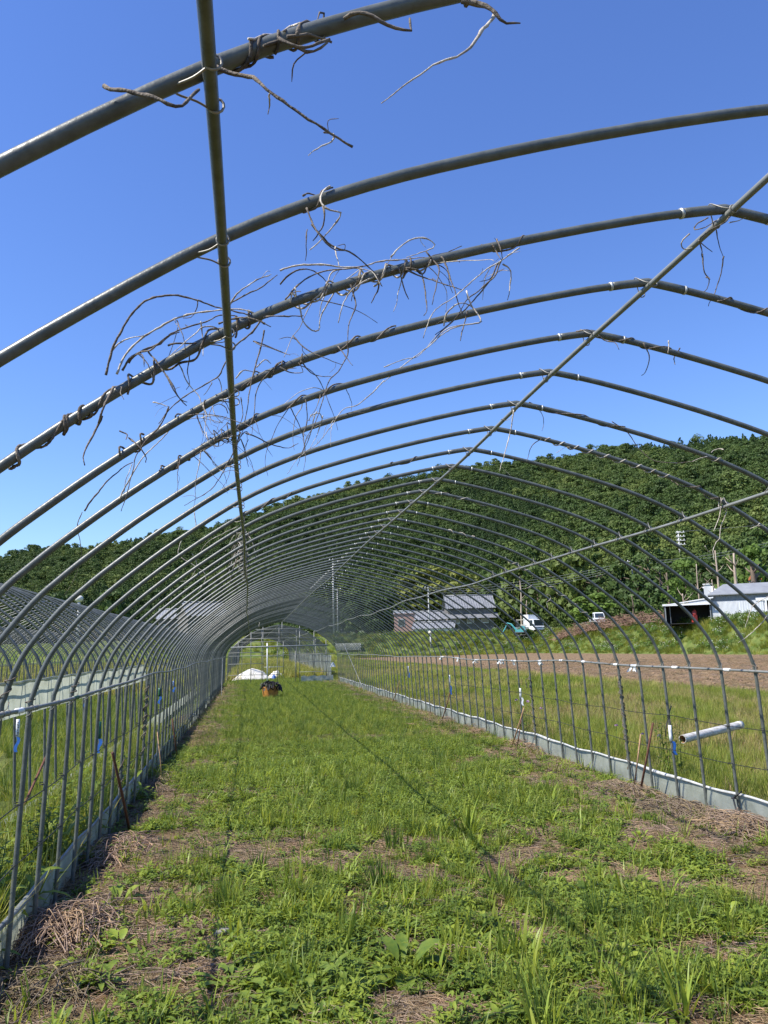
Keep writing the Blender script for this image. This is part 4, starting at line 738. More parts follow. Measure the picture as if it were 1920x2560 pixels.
for p, m in (([(910, 1060), (890, 1200), (840, 1330), (793, 1455)], 1), ([(985, 1080), (1000, 1150), (960, 1240), (905, 1380), (890, 1560), (830, 1640), (780, 1740), (790, 1850), (800, 1914)], 1), ([(655, 1690), (700, 1770), (770, 1810)], 1), ([(860, 910), (875, 980), (870, 1060)], 1), ([(905, 920), (915, 980), (895, 1040)], 1), ([(940, 940), (945, 1010), (960, 1070)], 1), ([(900, 1040), (950, 1090), (995, 1130), (1110, 1125)], 0)): strand(mb, 8, B5, p, .003, .0018, m)
vine(mb, 'two long pale strands tied at the right purlin and hanging before the shed')
mb = MB(); strand(mb, 7, B5, [(950, 155), (880, 143), (800, 165), (750, 200)], .003, .002, 1); coil(mb, 7, B5(740, 210), B5(900, 320), 1.4, .003, 1); strand(mb, 7, B5, [(690, 265), (560, 295), (440, 345), (300, 362), (-60, 358)], .0026, .0014, 1); vine(mb, 'pale curled vine on the seventh hoop at the right edge')
mb = MB(); coil(mb, 8, B5(1440, 1230), B5(1540, 1330), 1, .003, 1); strand(mb, 8, B5, [(1525, 1330), (1470, 1370), (1370, 1410)], .003, .0014, 1); vine(mb, 'tiny pale vine hook on the eighth hoop near the right edge')
mb = MB(); coil(mb, 16, C6(500, 240), C6(890, 560), 14, .0042, 1, off=.006); coil(mb, 16, C6(890, 540), C6(940, 680), 2.5, .004, off=.006); strand(mb, 16, C6, [(940, 655), (985, 650), (1000, 605)], .004, .003)
strand(mb, 16, A5, [(610, 650), (560, 680), (515, 705)], .004, .002, 1); strand(mb, 16, A5, [(770, 765), (815, 790), (800, 830), (770, 860), (785, 930)], .004, .002, 1); vine(mb, 'thick pale vine spiralling down the hoop in front of the box truck')
mb = MB(); coil(mb, 16, C6(925, 700), C6(975, 1080), 14, .006, off=.004); coil(mb, 16, C6(935, 730), C6(970, 1060), 9, .005, off=.008); vine(mb, 'dark twisted vine round the right post below the rail')
mb = MB(); coil(mb, 22, C6(618, 700), C6(640, 970), 12, .006, off=.004); strand(mb, 22, C6, [(618, 760), (612, 725), (622, 718)], .006, .004); vine(mb, 'dark twisted vine round a right post by the white tag')
mb = MB(); coil(mb, 11, C6(1580, 640), C6(1600, 700), 3, .003, off=.006); strand(mb, 11, C6, [(1600, 690), (1630, 710), (1659, 720)], .0024, .0012, 1); strand(mb, 10, C6, [(1700, 380), (1640, 470), (1590, 520), (1530, 565)], .0042, .002, 1); strand(mb, 10, C6, [(1659, 365), (1600, 400), (1580, 440), (1560, 500)], .003, .002, 1); vine(mb, 'thin vine ring and loose pale twig on the post at the right edge')
mb = MB(); coil(mb, 18, (376, 1714), (378, 1850), 9, .0065, off=.006); coil(mb, 18, (376, 1722), (378, 1880), 8, .006, off=.01); vine(mb, 'dark twisted vine round a left post above the pale cane')
mb = MB(); coil(mb, 15, (287, 1905), (280, 2012), 4, .005, off=.004); vine(mb, 'dark vine winding round the left post behind the rusty bar')
for q, (k, a, b) in enumerate(((7, (20, 1690), (14, 1760)), (10, (196, 1700), (185, 1737)), (8, (80, 1745), (74, 1790)))):
    mb = MB(); coil(mb, k, a, b, 3, .003, off=.008); strand(mb, k, lambda x, y: (x, y), [(b[0]+8, b[1]-4), (b[0]+4, b[1]+12), (b[0]-10, b[1]+22)], .0022, .0012)
    vine(mb, ('wiry vine rings on the nearest left hoop just above its rail', 'vine rings tied at the left rail beside the green tape', 'brown vine hook curled on the second left post below the rail')[q])
mb = MB()
for _ in range(30):
    k = random.choice([13, 14, 15, 16, 17, 18, 19, 20]); x0 = U(1030, 1070); y0 = U(60, 200); dx = U(-90, 60); dy = U(20, 150)
    strand(mb, k, C5, [(x0, y0), (x0+dx*.5, y0+dy*.3), (x0+dx, y0+dy)], .0042, .002, 1 if U(0, 1) < .7 else 0, twigs=.02)
vine(mb, 'bleached tangle clinging to the left purlin halfway down the tunnel')
mb = MB()
strand(mb, 12, C5, [(840, 0), (845, 80), (800, 100), (775, 150), (775, 190), (830, 225), (880, 260), (888, 290), (860, 340)], .0042, .002, 1); strand(mb, 12, C5, [(830, 180), (850, 230), (820, 290), (770, 300)], .003, .0015, 1); strand(mb, 10, C5, [(355, 0), (335, 60), (350, 150), (352, 190), (330, 270), (280, 360)], .003, .0012); strand(mb, 11, C5, [(1030, 60), (900, 130), (850, 200)], .003, .0015, 1)
vine(mb, 'pale s-curved strand hanging left of the purlin before the dark hill')
mb = MB(); strand(mb, 60, C5, [(1110, 452), (1122, 468), (1118, 495)], .012, .008, 1); vine(mb, 'small hooked strand hanging near the far end wall')
mb = MB()
for k, a, b, t in ((9, (1060, 1085), (1250, 1010), 3), (9, (30, 888), (170, 858), 2), (11, (1070, 170), (1120, 120), 2)): coil(mb, k, C3(a[0], a[1]) if k == 9 and a[0] > 500 else C4(*a) if k == 9 else C5(*a), C3(*b) if k == 9 and b[0] > 500 else C4(*b) if k == 9 else C5(*b), t, .0032, 0)
vine(mb, 'three dark vine coils on the ninth hoop above the hill line')
mb = MB(); coil(mb, 12, C4(170, 1010), C4(420, 1060), 4, .0034, 1); coil(mb, 15, C6(360, 280), C6(240, 180), 4, .004, 1); vine(mb, 'pale loose spirals on two hoops right of the ridge before the hill')

# ------------------------------------------------------------------ things on and by the walls
def stake(a, b, r, m, label, name='metal_stake', cat='stake'):
    return tag(MB().tube([a, (np.array(a)+np.array(b))/2+np.array((.004, 0, 0)), b], [r, r*.95, r*.9], 8).build(name, m), label, cat)
stake((2.44, 7.95, .0), (2.5, 7.66, .74), .012, M['rust'], 'rusty brown bar leaning on a right post by the white pipe'); stake((2.42, 8.05, .0), (2.53, 8.0, .6), .008, M['bamboo'], 'thin cane crossed with the rusty bar on the right', 'garden_cane', 'cane')
stake((2.42, 12.0, .0), (2.52, 11.6, .62), .010, M['bamboo'], 'pale cane leaning on the right wall below the long white tag', 'garden_cane', 'cane'); stake((2.44, 11.8, 0), (2.53, 11.75, .5), .008, M['rust'], 'thin rusty rod crossed with the pale cane on the right')
stake((2.44, 16.6, .0), (2.55, 16.2, .62), .011, M['rust'], 'dark rusty rod by the blue tagged right post'); stake((2.44, 22.5, .0), (2.52, 21.7, .65), .012, M['bamboo'], 'farthest cane leaning on the right wall', 'garden_cane', 'cane')
stake((-2.5, 7.7, .02), (-2.53, 6.85, .78), .013, M['rust'], 'thick rusty bar leaning on the left posts by the green tape'); stake((-2.5, 10.4, 0), (-2.6, 10.6, .62), .006, M['bamboo'], 'pale cane slanting from the foot of the left wall', 'garden_cane', 'cane')
stake((-2.52, 12.6, 0), (-2.58, 12.4, .6), .011, M['rust'], 'rusty rod far down the left wall'); stake((-3.42, 7.2, 0), (-3.3, 8.2, .72), .012, M['rust'], 'rusty bar standing in the weeds of the gap on the left')
def post_tag(x, y, z0, z1, m1, m2, label, flap=True, r=.016):
    o = empty('post_tag', (x, y, z0), label=label, cat='tag'); s = np.sign(-x)
    MB().tube([(0, 0, z1-z0-t) for t in np.linspace(0, (z1-z0)*.55, 4)], [r, r*1.05, r, r*.98], 10).build('tape_band', M[m1], o)
    g = [[(s*.004*i+.01*math.sin(i*1.3)-(.012 if j else -.012)+(.03*i/5 if flap else 0)*-s, -.018-.003*i, (z1-z0)*.45*(1-i/5)) for j in (0, 1, 2)][:3] for i in range(6)]
    g = [[(row[0][0]+(j-1)*.014, row[0][1]-.002*j, row[0][2]) for j in range(3)] for row in g]
    MB().sheet(g).build('blue_flap', M[m2], o); return o
def lab(y): return hoopY(round(y/.5-1.19668))
post_tag(2.645, hoopY(14), .44, .72, 'white', 'blue', 'white and blue tag on the right post behind the rusty bar'); post_tag(2.645, hoopY(23), .62, .88, 'white', 'white', 'plain white tag on the right post by the twisted vine'); post_tag(2.645, hoopY(32), .55, .95, 'white', 'blue', 'white tag with blue flap on the middle right posts'); post_tag(2.645, hoopY(41), .75, 1.05, 'white', 'blue', 'farthest white and blue tag on the right posts')
post_tag(-2.645, 6.85+.05, .78, 1.02, 'greentape', 'blue', 'green tape with a blue scrap on the left post by the rusty bar'); post_tag(-2.63, hoopY(21), .9, 1.1, 'greentape', 'blue', 'green tape with blue flap farther along the left posts'); post_tag(-2.63, hoopY(25), .95, 1.12, 'blue', 'blue', 'all blue tag on the far left posts')
t = post_tag(-3.5, 7.8, .72, 1.0, 'white', 'blue', 'white lettered tag with blue ribbon on the next tunnel post'); mb = MB()
for i in range(9): mb.box((.0165*math.cos(-1.3+U(-.25, .25)), -.0165, .14+i*.014), (.012, .003, .005*U(.6, 1.4)))
mb.build('printed_marks', M['dark'], t)
post_tag(-3.5, 10.8, .9, 1.15, 'white', 'blue', 'second white and blue tag on the next tunnel posts')
mb = MB(); mb.tube([(2.63, 6.59, .2), (2.58, 6.5, .185), (2.53, 6.38, .08)], .007, 6); mb.tube([(2.64, 6.6, .2), (2.66, 6.5, .27)], .006, 6); mb.tube([(2.63, 6.6, .2), (2.72, 6.66, .22)], .006, 6)
mb.tube([(2.64+.017*math.cos(t), 6.6+.017*math.sin(t), .2) for t in np.linspace(0, 6.3, 10)], .006, 5); tag(mb.build('cable_tie', M['cord']), 'black tie with stiff ends on the right post above the skirt', 'tie')
mb = MB(); Y14 = hoopY(14)
mb.tube([(2.63, Y14-.02, .80), (2.58, Y14-.05, .72), (2.56, Y14-.06, .62)], .006, 6); mb.tube([(2.63, Y14-.02, .80), (2.67, Y14+.02, .86), (2.70, Y14+.04, .9)], .006, 6); tag(mb.build('cable_tie', M['cord']), 'black cord knot with frayed ends just above the white and blue tag', 'tie')

a = atZ(1706, 1848, .22); b = atZ(1852, 1812, .30); ax = b-a; L = np.linalg.norm(ax); ax /= L
o = empty('drain_pipe', a, label='white plastic drain pipe lying in the tall grass right of the wall', cat='pipe'); n = 20
mb = MB(); mb.tube([ax*t for t in (0, L*.3, L*.6, L)], .056, n, cap=False); mb.tube([ax*t for t in (L*.93, L)], .0575, n, cap=True); mb.build('pipe_wall', M['pvc'], o)
mb = MB(); mb.tube([ax*t for t in (0.0, L*.5)], .050, n, cap=False); mb.build('pipe_bore', M['pvcin'], o)
side_ = np.cross(ax, (0, 0, 1)); side_ /= np.linalg.norm(side_); up_ = np.cross(side_, ax); V = [(side_*math.cos(t)+up_*math.sin(t))*q for q in (.050, .056) for t in np.linspace(0, 6.283, n, endpoint=False)]
MB().add(V, [(j, (j+1) % n, n+(j+1) % n, n+j) for j in range(n)]).build('pipe_rim', M['pvc'], o)

# tub and heap of black sheeting
c = atZ(676, 1745, .0); c[2] = 0
o = empty('tub', c, label='orange tub in the tunnel grass under black sheeting', cat='tub'); mb = MB(); n = 24
mb.tube([(0, 0, 0), (0, 0, .12), (0, 0, .3), (0, 0, .36)], [.23, .25, .28, .285], n, cap=False); mb.tube([(0, 0, .02), (0, 0, .3)], [.2, .26], n, cap=True); mb.build('tub_wall', M['orange'], o)
MB().tube([(0, 0, .345), (0, 0, .365), (0, 0, .37)], [.285, .3, .285], n, cap=False).build('tub_rim', M['orange'], o)
mb = MB()
for _ in range(60):
    a = U(0, 6.28); q = .34*math.sqrt(U(0, 1)); z = .37+.17*(1-(q/.36)**2)+U(-.03, .05); b = U(0, 6.28); g = []
    for i in range(5): g.append([(c[0]+math.cos(a)*q+math.cos(b)*(i-2)*.045+U(-.02, .02)-math.sin(b)*(j-1)*.03, c[1]+math.sin(a)*q+math.sin(b)*(i-2)*.045+math.cos(b)*(j-1)*.03, z+U(-.03, .03)-.02*abs(i-2)-.12*(q > .27)*abs(i-2)*.5) for j in range(3)])
    mb.sheet(g)
tag(mb.build('black_sheeting', M['black'], smooth=False), 'crumpled heap of black plastic sheeting piled on the tub', 'sheeting')
def heap(c, rx, ry, h, m, label, cat='sheeting', seed=1, name='bundled_sheeting'):
    g = []; n = 22
    for i in range(n):
        row = []
        for j in range(n):
            u, v = i/(n-1)*2-1, j/(n-1)*2-1; q = math.hypot(u, v); f = max(0, 1-q**1.6); nz = float(fbm(u*2.2+seed*5.1, v*2.2+seed*3.3, 4))
            row.append((c[0]+u*rx, c[1]+v*ry, c[2]+h*f*(.45+1.0*nz)-.03*(q > 1)))
        g.append(row)
    return tag(MB().sheet(g).build(name, m, smooth=True), label, cat)
p = atZ(632, 1699); heap((p[0], p[1]-.4, 0), 1.15, .55, .55, M['cloth'], 'white bundle of old sheeting on the grass at the end wall', seed=2)
p = atZ(690, 1697); heap((p[0], p[1]-.4, 0), .5, .4, .5, M['cloth'], 'smaller white sheeting bundle beside the door post', seed=5)
p = atZ(684, 1698); heap((p[0], p[1]-.9, 0), .2, .15, .26, M['blue'], 'small blue plastic scrap by the white bundle', seed=9, name='plastic_scrap', cat='scrap')
p = atX(832, 1660, 2.45); heap((p[0], p[1], p[2]-.1), .13, .12, .2, M['clear'], 'pale crumpled bag tied to the end of the right rail', seed=4, name='crumpled_bag', cat='bag')

# dead stem heaps along the walls
def stem_heap(c, rx, ry, h, n, label, L=(.15, .6), m='twig'):
    mb = MB()
    for _ in range(n):
        a = U(0, 6.28); q = math.sqrt(U(0, 1)); x, y = c[0]+rx*q*math.cos(a), c[1]+ry*q*math.sin(a); z = h*(1-q*q)*U(.2, 1)+.01; b = U(0, 6.28); l = U(*L)/2; d = np.array((math.cos(b)*l*.6, math.sin(b)*l, U(-.1, .12)*l)); k = np.array((U(-.05, .05), U(-.05, .05), U(0, .05)))
        mb.tube(spline([np.array((x, y, z))-d, np.array((x, y, z))+k, np.array((x, y, max(.01, z*.6)))+d], 4), U(.0012, .0036), 4, 1 if U(0, 1) < .35 else 0, cap=False)
    return tag(mb.build('dead_stem_heap', [M['twig'], M['straw']]), label, 'dead stems')
def gpx(u, v): return atZ(u, v)
stem_heap(gpx(165, 2330), .28, .32, .13, 330, 'biggest heap of grey dead stems at the lower left wall'); stem_heap(gpx(120, 2480), .24, .2, .06, 130, 'loose straw pile in the bottom left corner', m='straw'); stem_heap(gpx(290, 2130), .28, .5, .08, 260, 'flat brown stem litter near the rusty bar on the left'); stem_heap(gpx(395, 1960), .22, .8, .07, 200, 'thin stem heap farther up the left wall')
stem_heap(gpx(1690, 2040), .34, .4, .11, 420, 'grey stem heap against the right skirt below the white pipe'); stem_heap(gpx(1840, 2080), .3, .35, .14, 420, 'tall straw heap at the right edge below the skirt'); stem_heap(gpx(1560, 1985), .3, .5, .08, 260, 'low stem heap right at the foot of the rusty bar'); stem_heap(gpx(1330, 1870), .3, .8, .1, 300, 'brown stem heap by the pale cane on the right'); stem_heap(gpx(1215, 1825), .26, .9, .09, 220, 'red brown stem heap farther up the right wall'); stem_heap(gpx(470, 1800), .2, 1.5, .09, 200, 'dark stem heap far up the left wall')

# single plants that stand out
def tuft_thing(u, v, mesh, s, label, name='grass_tuft', cat='grass tuft'):
    p = atZ(u, v); o = link(name, mesh); o.location = (p[0], p[1], float(ground_h(p[0], p[1]))); o.scale = (s, s, s); o.rotation_euler = (0, 0, U(0, 6)); return tag(o, label, cat)
GT = [tuft_mesh('tuft', 55, .07, .16, .36, .0075, .26, .6, [M['grassd'], M['grass']], .25, 5) for _ in range(3)]; GB = [tuft_mesh('tuft', 26, .07, .2, .42, .017, .4, 1.1, [M['grass'], M['weedy']], .15, 6) for _ in range(2)]
for a in ((1168, 2090, GB[0], 1.0, 'broad bladed grass clump in the middle of the floor'), (1423, 2120, GT[0], .75, 'dark upright tuft on the bare patch right of the middle'), (1500, 2318, GT[1], .8, 'dark tuft on bare soil in the right foreground'), (1650, 2080, GT[2], .6, 'small dark tuft beside the grey stem heap'), (1238, 2215, GB[1], .7, 'arching light tuft below the broad bladed clump'), (985, 2130, GT[0], .9, 'dense fine tuft left of the broad bladed clump'), (648, 2185, GT[1], .75, 'fine dark tuft in the left foreground'), (950, 2225, GT[2], .9, 'bushy tuft at the front edge of the dense grass'), (561, 2260, GT[0], .65, 'narrow tuft growing in the long shadow'), (880, 1985, GT[1], .9, 'fine tuft far back left of the middle'), (1095, 1905, GT[2], .9, 'fine tuft far back to the right'), (1700, 2540, GB[0], .8, 'big broad bladed clump at the bottom right edge'), (1560, 2520, GB[1], .7, 'broad bladed clump at the bottom edge right of centre'), (700, 2290, GB[1], .45, 'flattened grass rosette behind the grey stone'), (1300, 2400, GB[0], .4, 'sprawling light blades in the front centre right')): tuft_thing(*a)
def dock(n, L0, L1, w, mt, el=(.3, 1.0)):
    mb = MB()
    for k in range(n):
        a = k*2.4+U(-.3, .3); e = U(*el); st = np.array((math.cos(a), math.sin(a), 0))*.02; b = st+np.array((math.cos(a)*math.cos(e), math.sin(a)*math.cos(e), math.sin(e)))*U(.03, .07)
        mb.tube([st*.2, b], .0025, 4); leaf(mb, b, a, e, U(L0, L1), w*U(.7, 1.2), 0, .35, U(.5, 1.3))
    return mb.mesh('weed', mt)
D1 = dock(11, .12, .22, .07, M['weedy'], (.4, 1.1)); D2 = dock(14, .05, .1, .035, M['weedy'], (.4, 1.2)); D3 = dock(10, .12, .2, .085, M['weed'], (.4, 1.1)); D4 = dock(13, .07, .13, .035, M['weed'], (.2, .9))
for a in ((300, 2365, D1, .62, 'pale dock with big wavy leaves beside the grey stem heap'), (298, 2262, D3, .7, 'upright dock leaf poking out of the grey stem heap'), (648, 2395, D2, .9, 'small lime green weed in the left foreground'), (1741, 2300, D2, 1.0, 'yellow green weed right of the dark foreground tuft'), (1822, 2306, D2, .95, 'yellow green weed nearest the right edge'), (1012, 2445, D3, 1.0, 'large broad leaved weed at the bottom centre'), (1602, 2110, D2, .9, 'lime green weed left of the straw heap at the right'), (500, 2330, D4, .8, 'star shaped weed left of the grey stone'), (590, 2470, D4, 1.2, 'jagged dark weed at the bottom left of centre'), (760, 2510, D4, 1.1, 'leafy weed at the bottom edge left of centre'), (975, 1915, D4, 1.3, 'dark creeping weed far back in the middle'), (860, 2260, D2, .8, 'pale weed on the bare strip in the middle'), (1470, 2250, D4, 1.0, 'spreading weed above the dark foreground tuft'), (250, 2460, D4, 1.0, 'leafy weed on the straw in the bottom left')): tuft_thing(*a, name='broadleaf_weed', cat='weed')
# tall leafy stalks outside the right wall and in the gap
def stalk(x, y, H, n, label, seedm='weed'):
    o = empty('tall_weed', (x, y, 0), label=label, cat='weed'); mb = MB(); ms = MB()
    for k in range(n):
        bx, by = U(-.09, .09), U(-.09, .09); h = H*U(.7, 1.05); lx, ly = U(-.08, .08), U(-.08, .08); ms.tube([(bx, by, -.02), (bx+lx*.5, by+ly*.5, h*.5), (bx+lx, by+ly, h)], [.005, .004, .002], 5)
        for q in range(26):
            t = .2+.8*q/26; leaf(mb, (bx+lx*t, by+ly*t, h*t), q*2.4, U(.2, .9), U(.07, .13)*(1.2-t*.6), .02, 0, .3, U(.3, 1))
    ms.build('stem', M['weed'], o); mb.build('foliage', M[seedm], o)
stalk(3.05, 8.4, .85, 8, 'tall dark leafy weed just outside the right wall by the twisted vine'); stalk(3.0, 13.2, .5, 5, 'smaller leafy weed outside the right wall farther on'); stalk(-3.0, 5.3, .6, 8, 'leafy green weed thicket in the gap at the left edge'); stalk(-2.95, 6.4, .55, 8, 'second leafy thicket in the gap behind the left posts')
TH = MB(); TH.tube([(0, 0, 0), (.02, 0, .3), (.01, 0, .55)], .004, 5)
ths = TH.mesh('stem', M['grassd']); tf = MB(); clump_cards(tf, (.01, 0, .58), (.028, .028, .02), 26, .035); tfm = tf.mesh('flower', M['purple'], False)
for i, (x, y, s, lb) in enumerate(((3.2, 13.4, 1.0, 'pink thistle by the plain white tag'), (3.15, 12.6, .9, 'low pink thistle left of the pale cane'), (3.3, 10.2, .8, 'thistle flower right of the twisted vine post'), (3.25, 9.4, .75, 'nearest thistle flower at the lower cord'), (3.3, 14.3, .95, 'farthest thistle behind the right posts'), (3.2, 8.9, .8, 'thistle just behind the tall dark weed'))):
    o = empty('thistle', (x, y, 0), i*1.3, label=lb, cat='thistle', group='thistles outside the right wall'); o.scale = (s, s, s); link('stem', ths, o); link('flower', tfm, o)
p = atZ(558, 2345); mb = MB(); mb.tube(spline([(p[0]-.05, p[1], .02), (p[0]-.01, p[1]-.005, .035), (p[0]+.06, p[1]+.01, .03), (p[0]+.1, p[1]+.015, .015)], 3), [.008, .02, .028, .026, .022, .02, .018, .014, .01, .006], 8, flat=.8); tag(mb.build('stone', M['stone']), 'long grey stone on bare soil in the left foreground', 'stone')

# ------------------------------------------------------------------ shed, vehicles, houses, poles on the terrace
def place(u, D, name, label, cat, face=None, dz=0.0):
    p = atD(u, 1550, D); z = land_h(p[0], p[1]); a = math.atan2(p[0]-CAM[0], p[1]-CAM[1]); return empty(name, (p[0], p[1], z+dz), -a+(face or 0), label=label, cat=cat)
def corr(mb, x0, x1, y, z0, z1, n, d=.03, mi=0, top=None):
    xs = np.linspace(x0, x1, n*2+1); top = top or (lambda x: z1); mb.sheet([[(x, y+(d if i % 2 else 0), z0) for i, x in enumerate(xs)], [(x, y+(d if i % 2 else 0), top(x)) for i, x in enumerate(xs)]], mi)
sh = place(1782, 94, 'metal_shed', 'pale corrugated metal shed with dark open bays on the terrace at the right', 'shed')
mb = MB(); corr(mb, 0.0, 5.3, 0, -.3, 2.15, 44); mb.box((2.65, .18, .9), (5.2, .1, 2.4)); mb.build('front_wall', M['whitemetal'], sh, False)
mb = MB(); corr(mb, 0, 10.2, .02, 2.15, 2.9, 60); mb.build('upper_wall', M['roofgrey'], sh, False)
MB().box((7.4, -.06, 2.2), (6.0, .1, .34)).build('fascia', M['white'], sh, False)
mb = MB(); mb.box((0, 2.6, 1.3), (.08, 5.2, 3.2)); mb.box((5.1, 5.2, 1.3), (10.2, .08, 3.2)); mb.box((10.2, 2.6, 1.3), (.08, 5.2, 3.2)); mb.build('side_wall', M['grey'], sh, False)
mb = MB(); mb.add([(-.3, -.35, 2.88), (10.5, -.35, 2.88), (10.5, 2.6, 4.1), (-.3+1.7, 2.6, 4.1), (10.5, 5.5, 2.9), (-.3, 5.5, 2.9), (-.3, -.35, 2.78), (10.5, -.35, 2.78)], [(0, 1, 2, 3), (3, 2, 4, 5), (0, 3, 5), (6, 7, 1, 0)]); mb.build('roof', M['roofgrey'], sh, False)
mb = MB(); corr(mb, 2.6, 5.1, -.06, .1, 2.0, 10, .02); mb.build('sliding_door', M['whitemetal'], sh, False)
mb = MB(); mb.box((5.35, -.05, .9), (.16, .16, 2.6)); mb.box((9.9, -.05, .9), (.16, .16, 2.6)); mb.build('bay_post', M['white'], sh, False)
mb = MB(); mb.add([(-5.0, -.5, 1.95), (.25, -.5, 2.62), (.25, 4.5, 2.75), (-5.0, 4.5, 2.1), (-5.0, -.5, 1.85), (.25, -.5, 2.5)], [(0, 1, 2, 3), (4, 5, 1, 0)]); mb.box((-2.4, -.45, 1.93), (5.2, .07, .2), M=None); mb.build('lean_to_roof', M['white'], sh, False)
mb = MB(); mb.add([(-2.3, -.42, 2.04), (-.1, -.42, 2.04), (-.1, -.42, 2.5), (-2.3, -.42, 2.24)], [(0, 1, 2, 3)]); mb.build('gable_panel', M['whitemetal'], sh, False)
mb = MB(); mb.box((-4.75, -.3, .8), (.12, .12, 2.2)); mb.box((-4.3, .6, .8), (.08, .08, 2.2)); mb.box((-.15, -.1, .8), (.1, .1, 2.4)); mb.build('lean_to_post', M['grey'], sh, False)
mb = MB(); mb.box((-2.4, 4.4, .9), (5.0, .08, 2.4)); mb.box((-4.9, 2.2, .9), (.06, 4.4, 2.2)); mb.box((2.5, 2.4, -.1), (15, 4.6, .06)); mb.build('back_wall', M['dark'], sh, False)  # lean-to walls and floor near-black, putting the open bays' shade into the colour
def in_shed(x, y, z): c_, s_ = math.cos(sh.rotation_euler.z), math.sin(sh.rotation_euler.z); return (sh.location.x+x*c_-y*s_, sh.location.y+x*s_+y*c_, sh.location.z+z)
mb = MB(); mb.tube([(-.2, 0, .75), (-.15, 0, .8), (-.1, 0, 1.1), (-.05, 0, 1.35)], [.2, .27, .25, .08], 8); mb.box((-.15, 0, .38), (.4, .5, .75)); o = mb.build('red_machine', M['red'], None, False, in_shed(-1.7, .3, 0)); tag(o, 'red machine part in the dark lean-to of the metal shed', 'machine')
MB_ = [(3.0, .62, .5, 'small grey bin under the shed wall'), (4.2, .9, .55, 'pale blue bin left of the shed bay post'), (5.0, .6, .5, 'grey crate at the foot of the bay post')]
for x, w, h, lb in MB_:
    mb = MB(); mb.box((0, 0, h/2), (w, .5, h)); mb.box((0, 0, h+.02), (w+.06, .56, .05)); mb.box((0, -.26, h*.5), (w*.8, .03, h*.6)); o = mb.build('storage_bin', M['whitemetal'], None, False, in_shed(x, -.6, 0)); o.rotation_euler = sh.rotation_euler; tag(o, lb, 'bin')
hb = place(1776, 112, 'small_building', 'small white flat building block behind the shed', 'building'); mb = MB(); mb.box((0, 0, 2.4), (.9, 2, 5.0)); mb.build('wall', M['whitemetal'], hb, False); MB().box((0, 0, 4.95), (1.1, 2.2, .12)).build('roof', M['white'], hb, False)
hb = place(1792, 120, 'white_house', 'white roofed house partly hidden by bare trunks behind the shed', 'house'); mb = MB(); mb.box((0, 0, 1.9), (3.0, 4, 3.9)); mb.build('wall', M['whitemetal'], hb, False); mb = MB(); mb.add([(-1.8, -2.4, 3.8), (1.8, -2.4, 3.8), (1.8, 0, 5.1), (-1.8, 0, 5.1), (1.8, 2.4, 3.8), (-1.8, 2.4, 3.8)], [(0, 1, 2, 3), (3, 2, 4, 5), (0, 3, 5), (1, 4, 2)]); mb.build('roof', M['white'], hb, False); MB().box((.9, -2.02, 2.8), (.8, .05, .9)).build('window', M['glass'], hb, False)
hb = place(1898, 118, 'hut', 'hut with an orange gable roof peeping over the shed', 'hut'); MB().box((0, 0, 2.3), (1.6, 2, 4.6)).build('wall', M['whitemetal'], hb, False); mb = MB(); mb.add([(-1, -1.2, 4.5), (1, -1.2, 4.5), (0, -1.2, 5.8), (-1, 1.2, 4.5), (1, 1.2, 4.5), (0, 1.2, 5.8)], [(0, 1, 2), (0, 2, 5, 3), (1, 4, 5, 2), (3, 5, 4)]); mb.build('roof', M['rooforange'], hb, False)

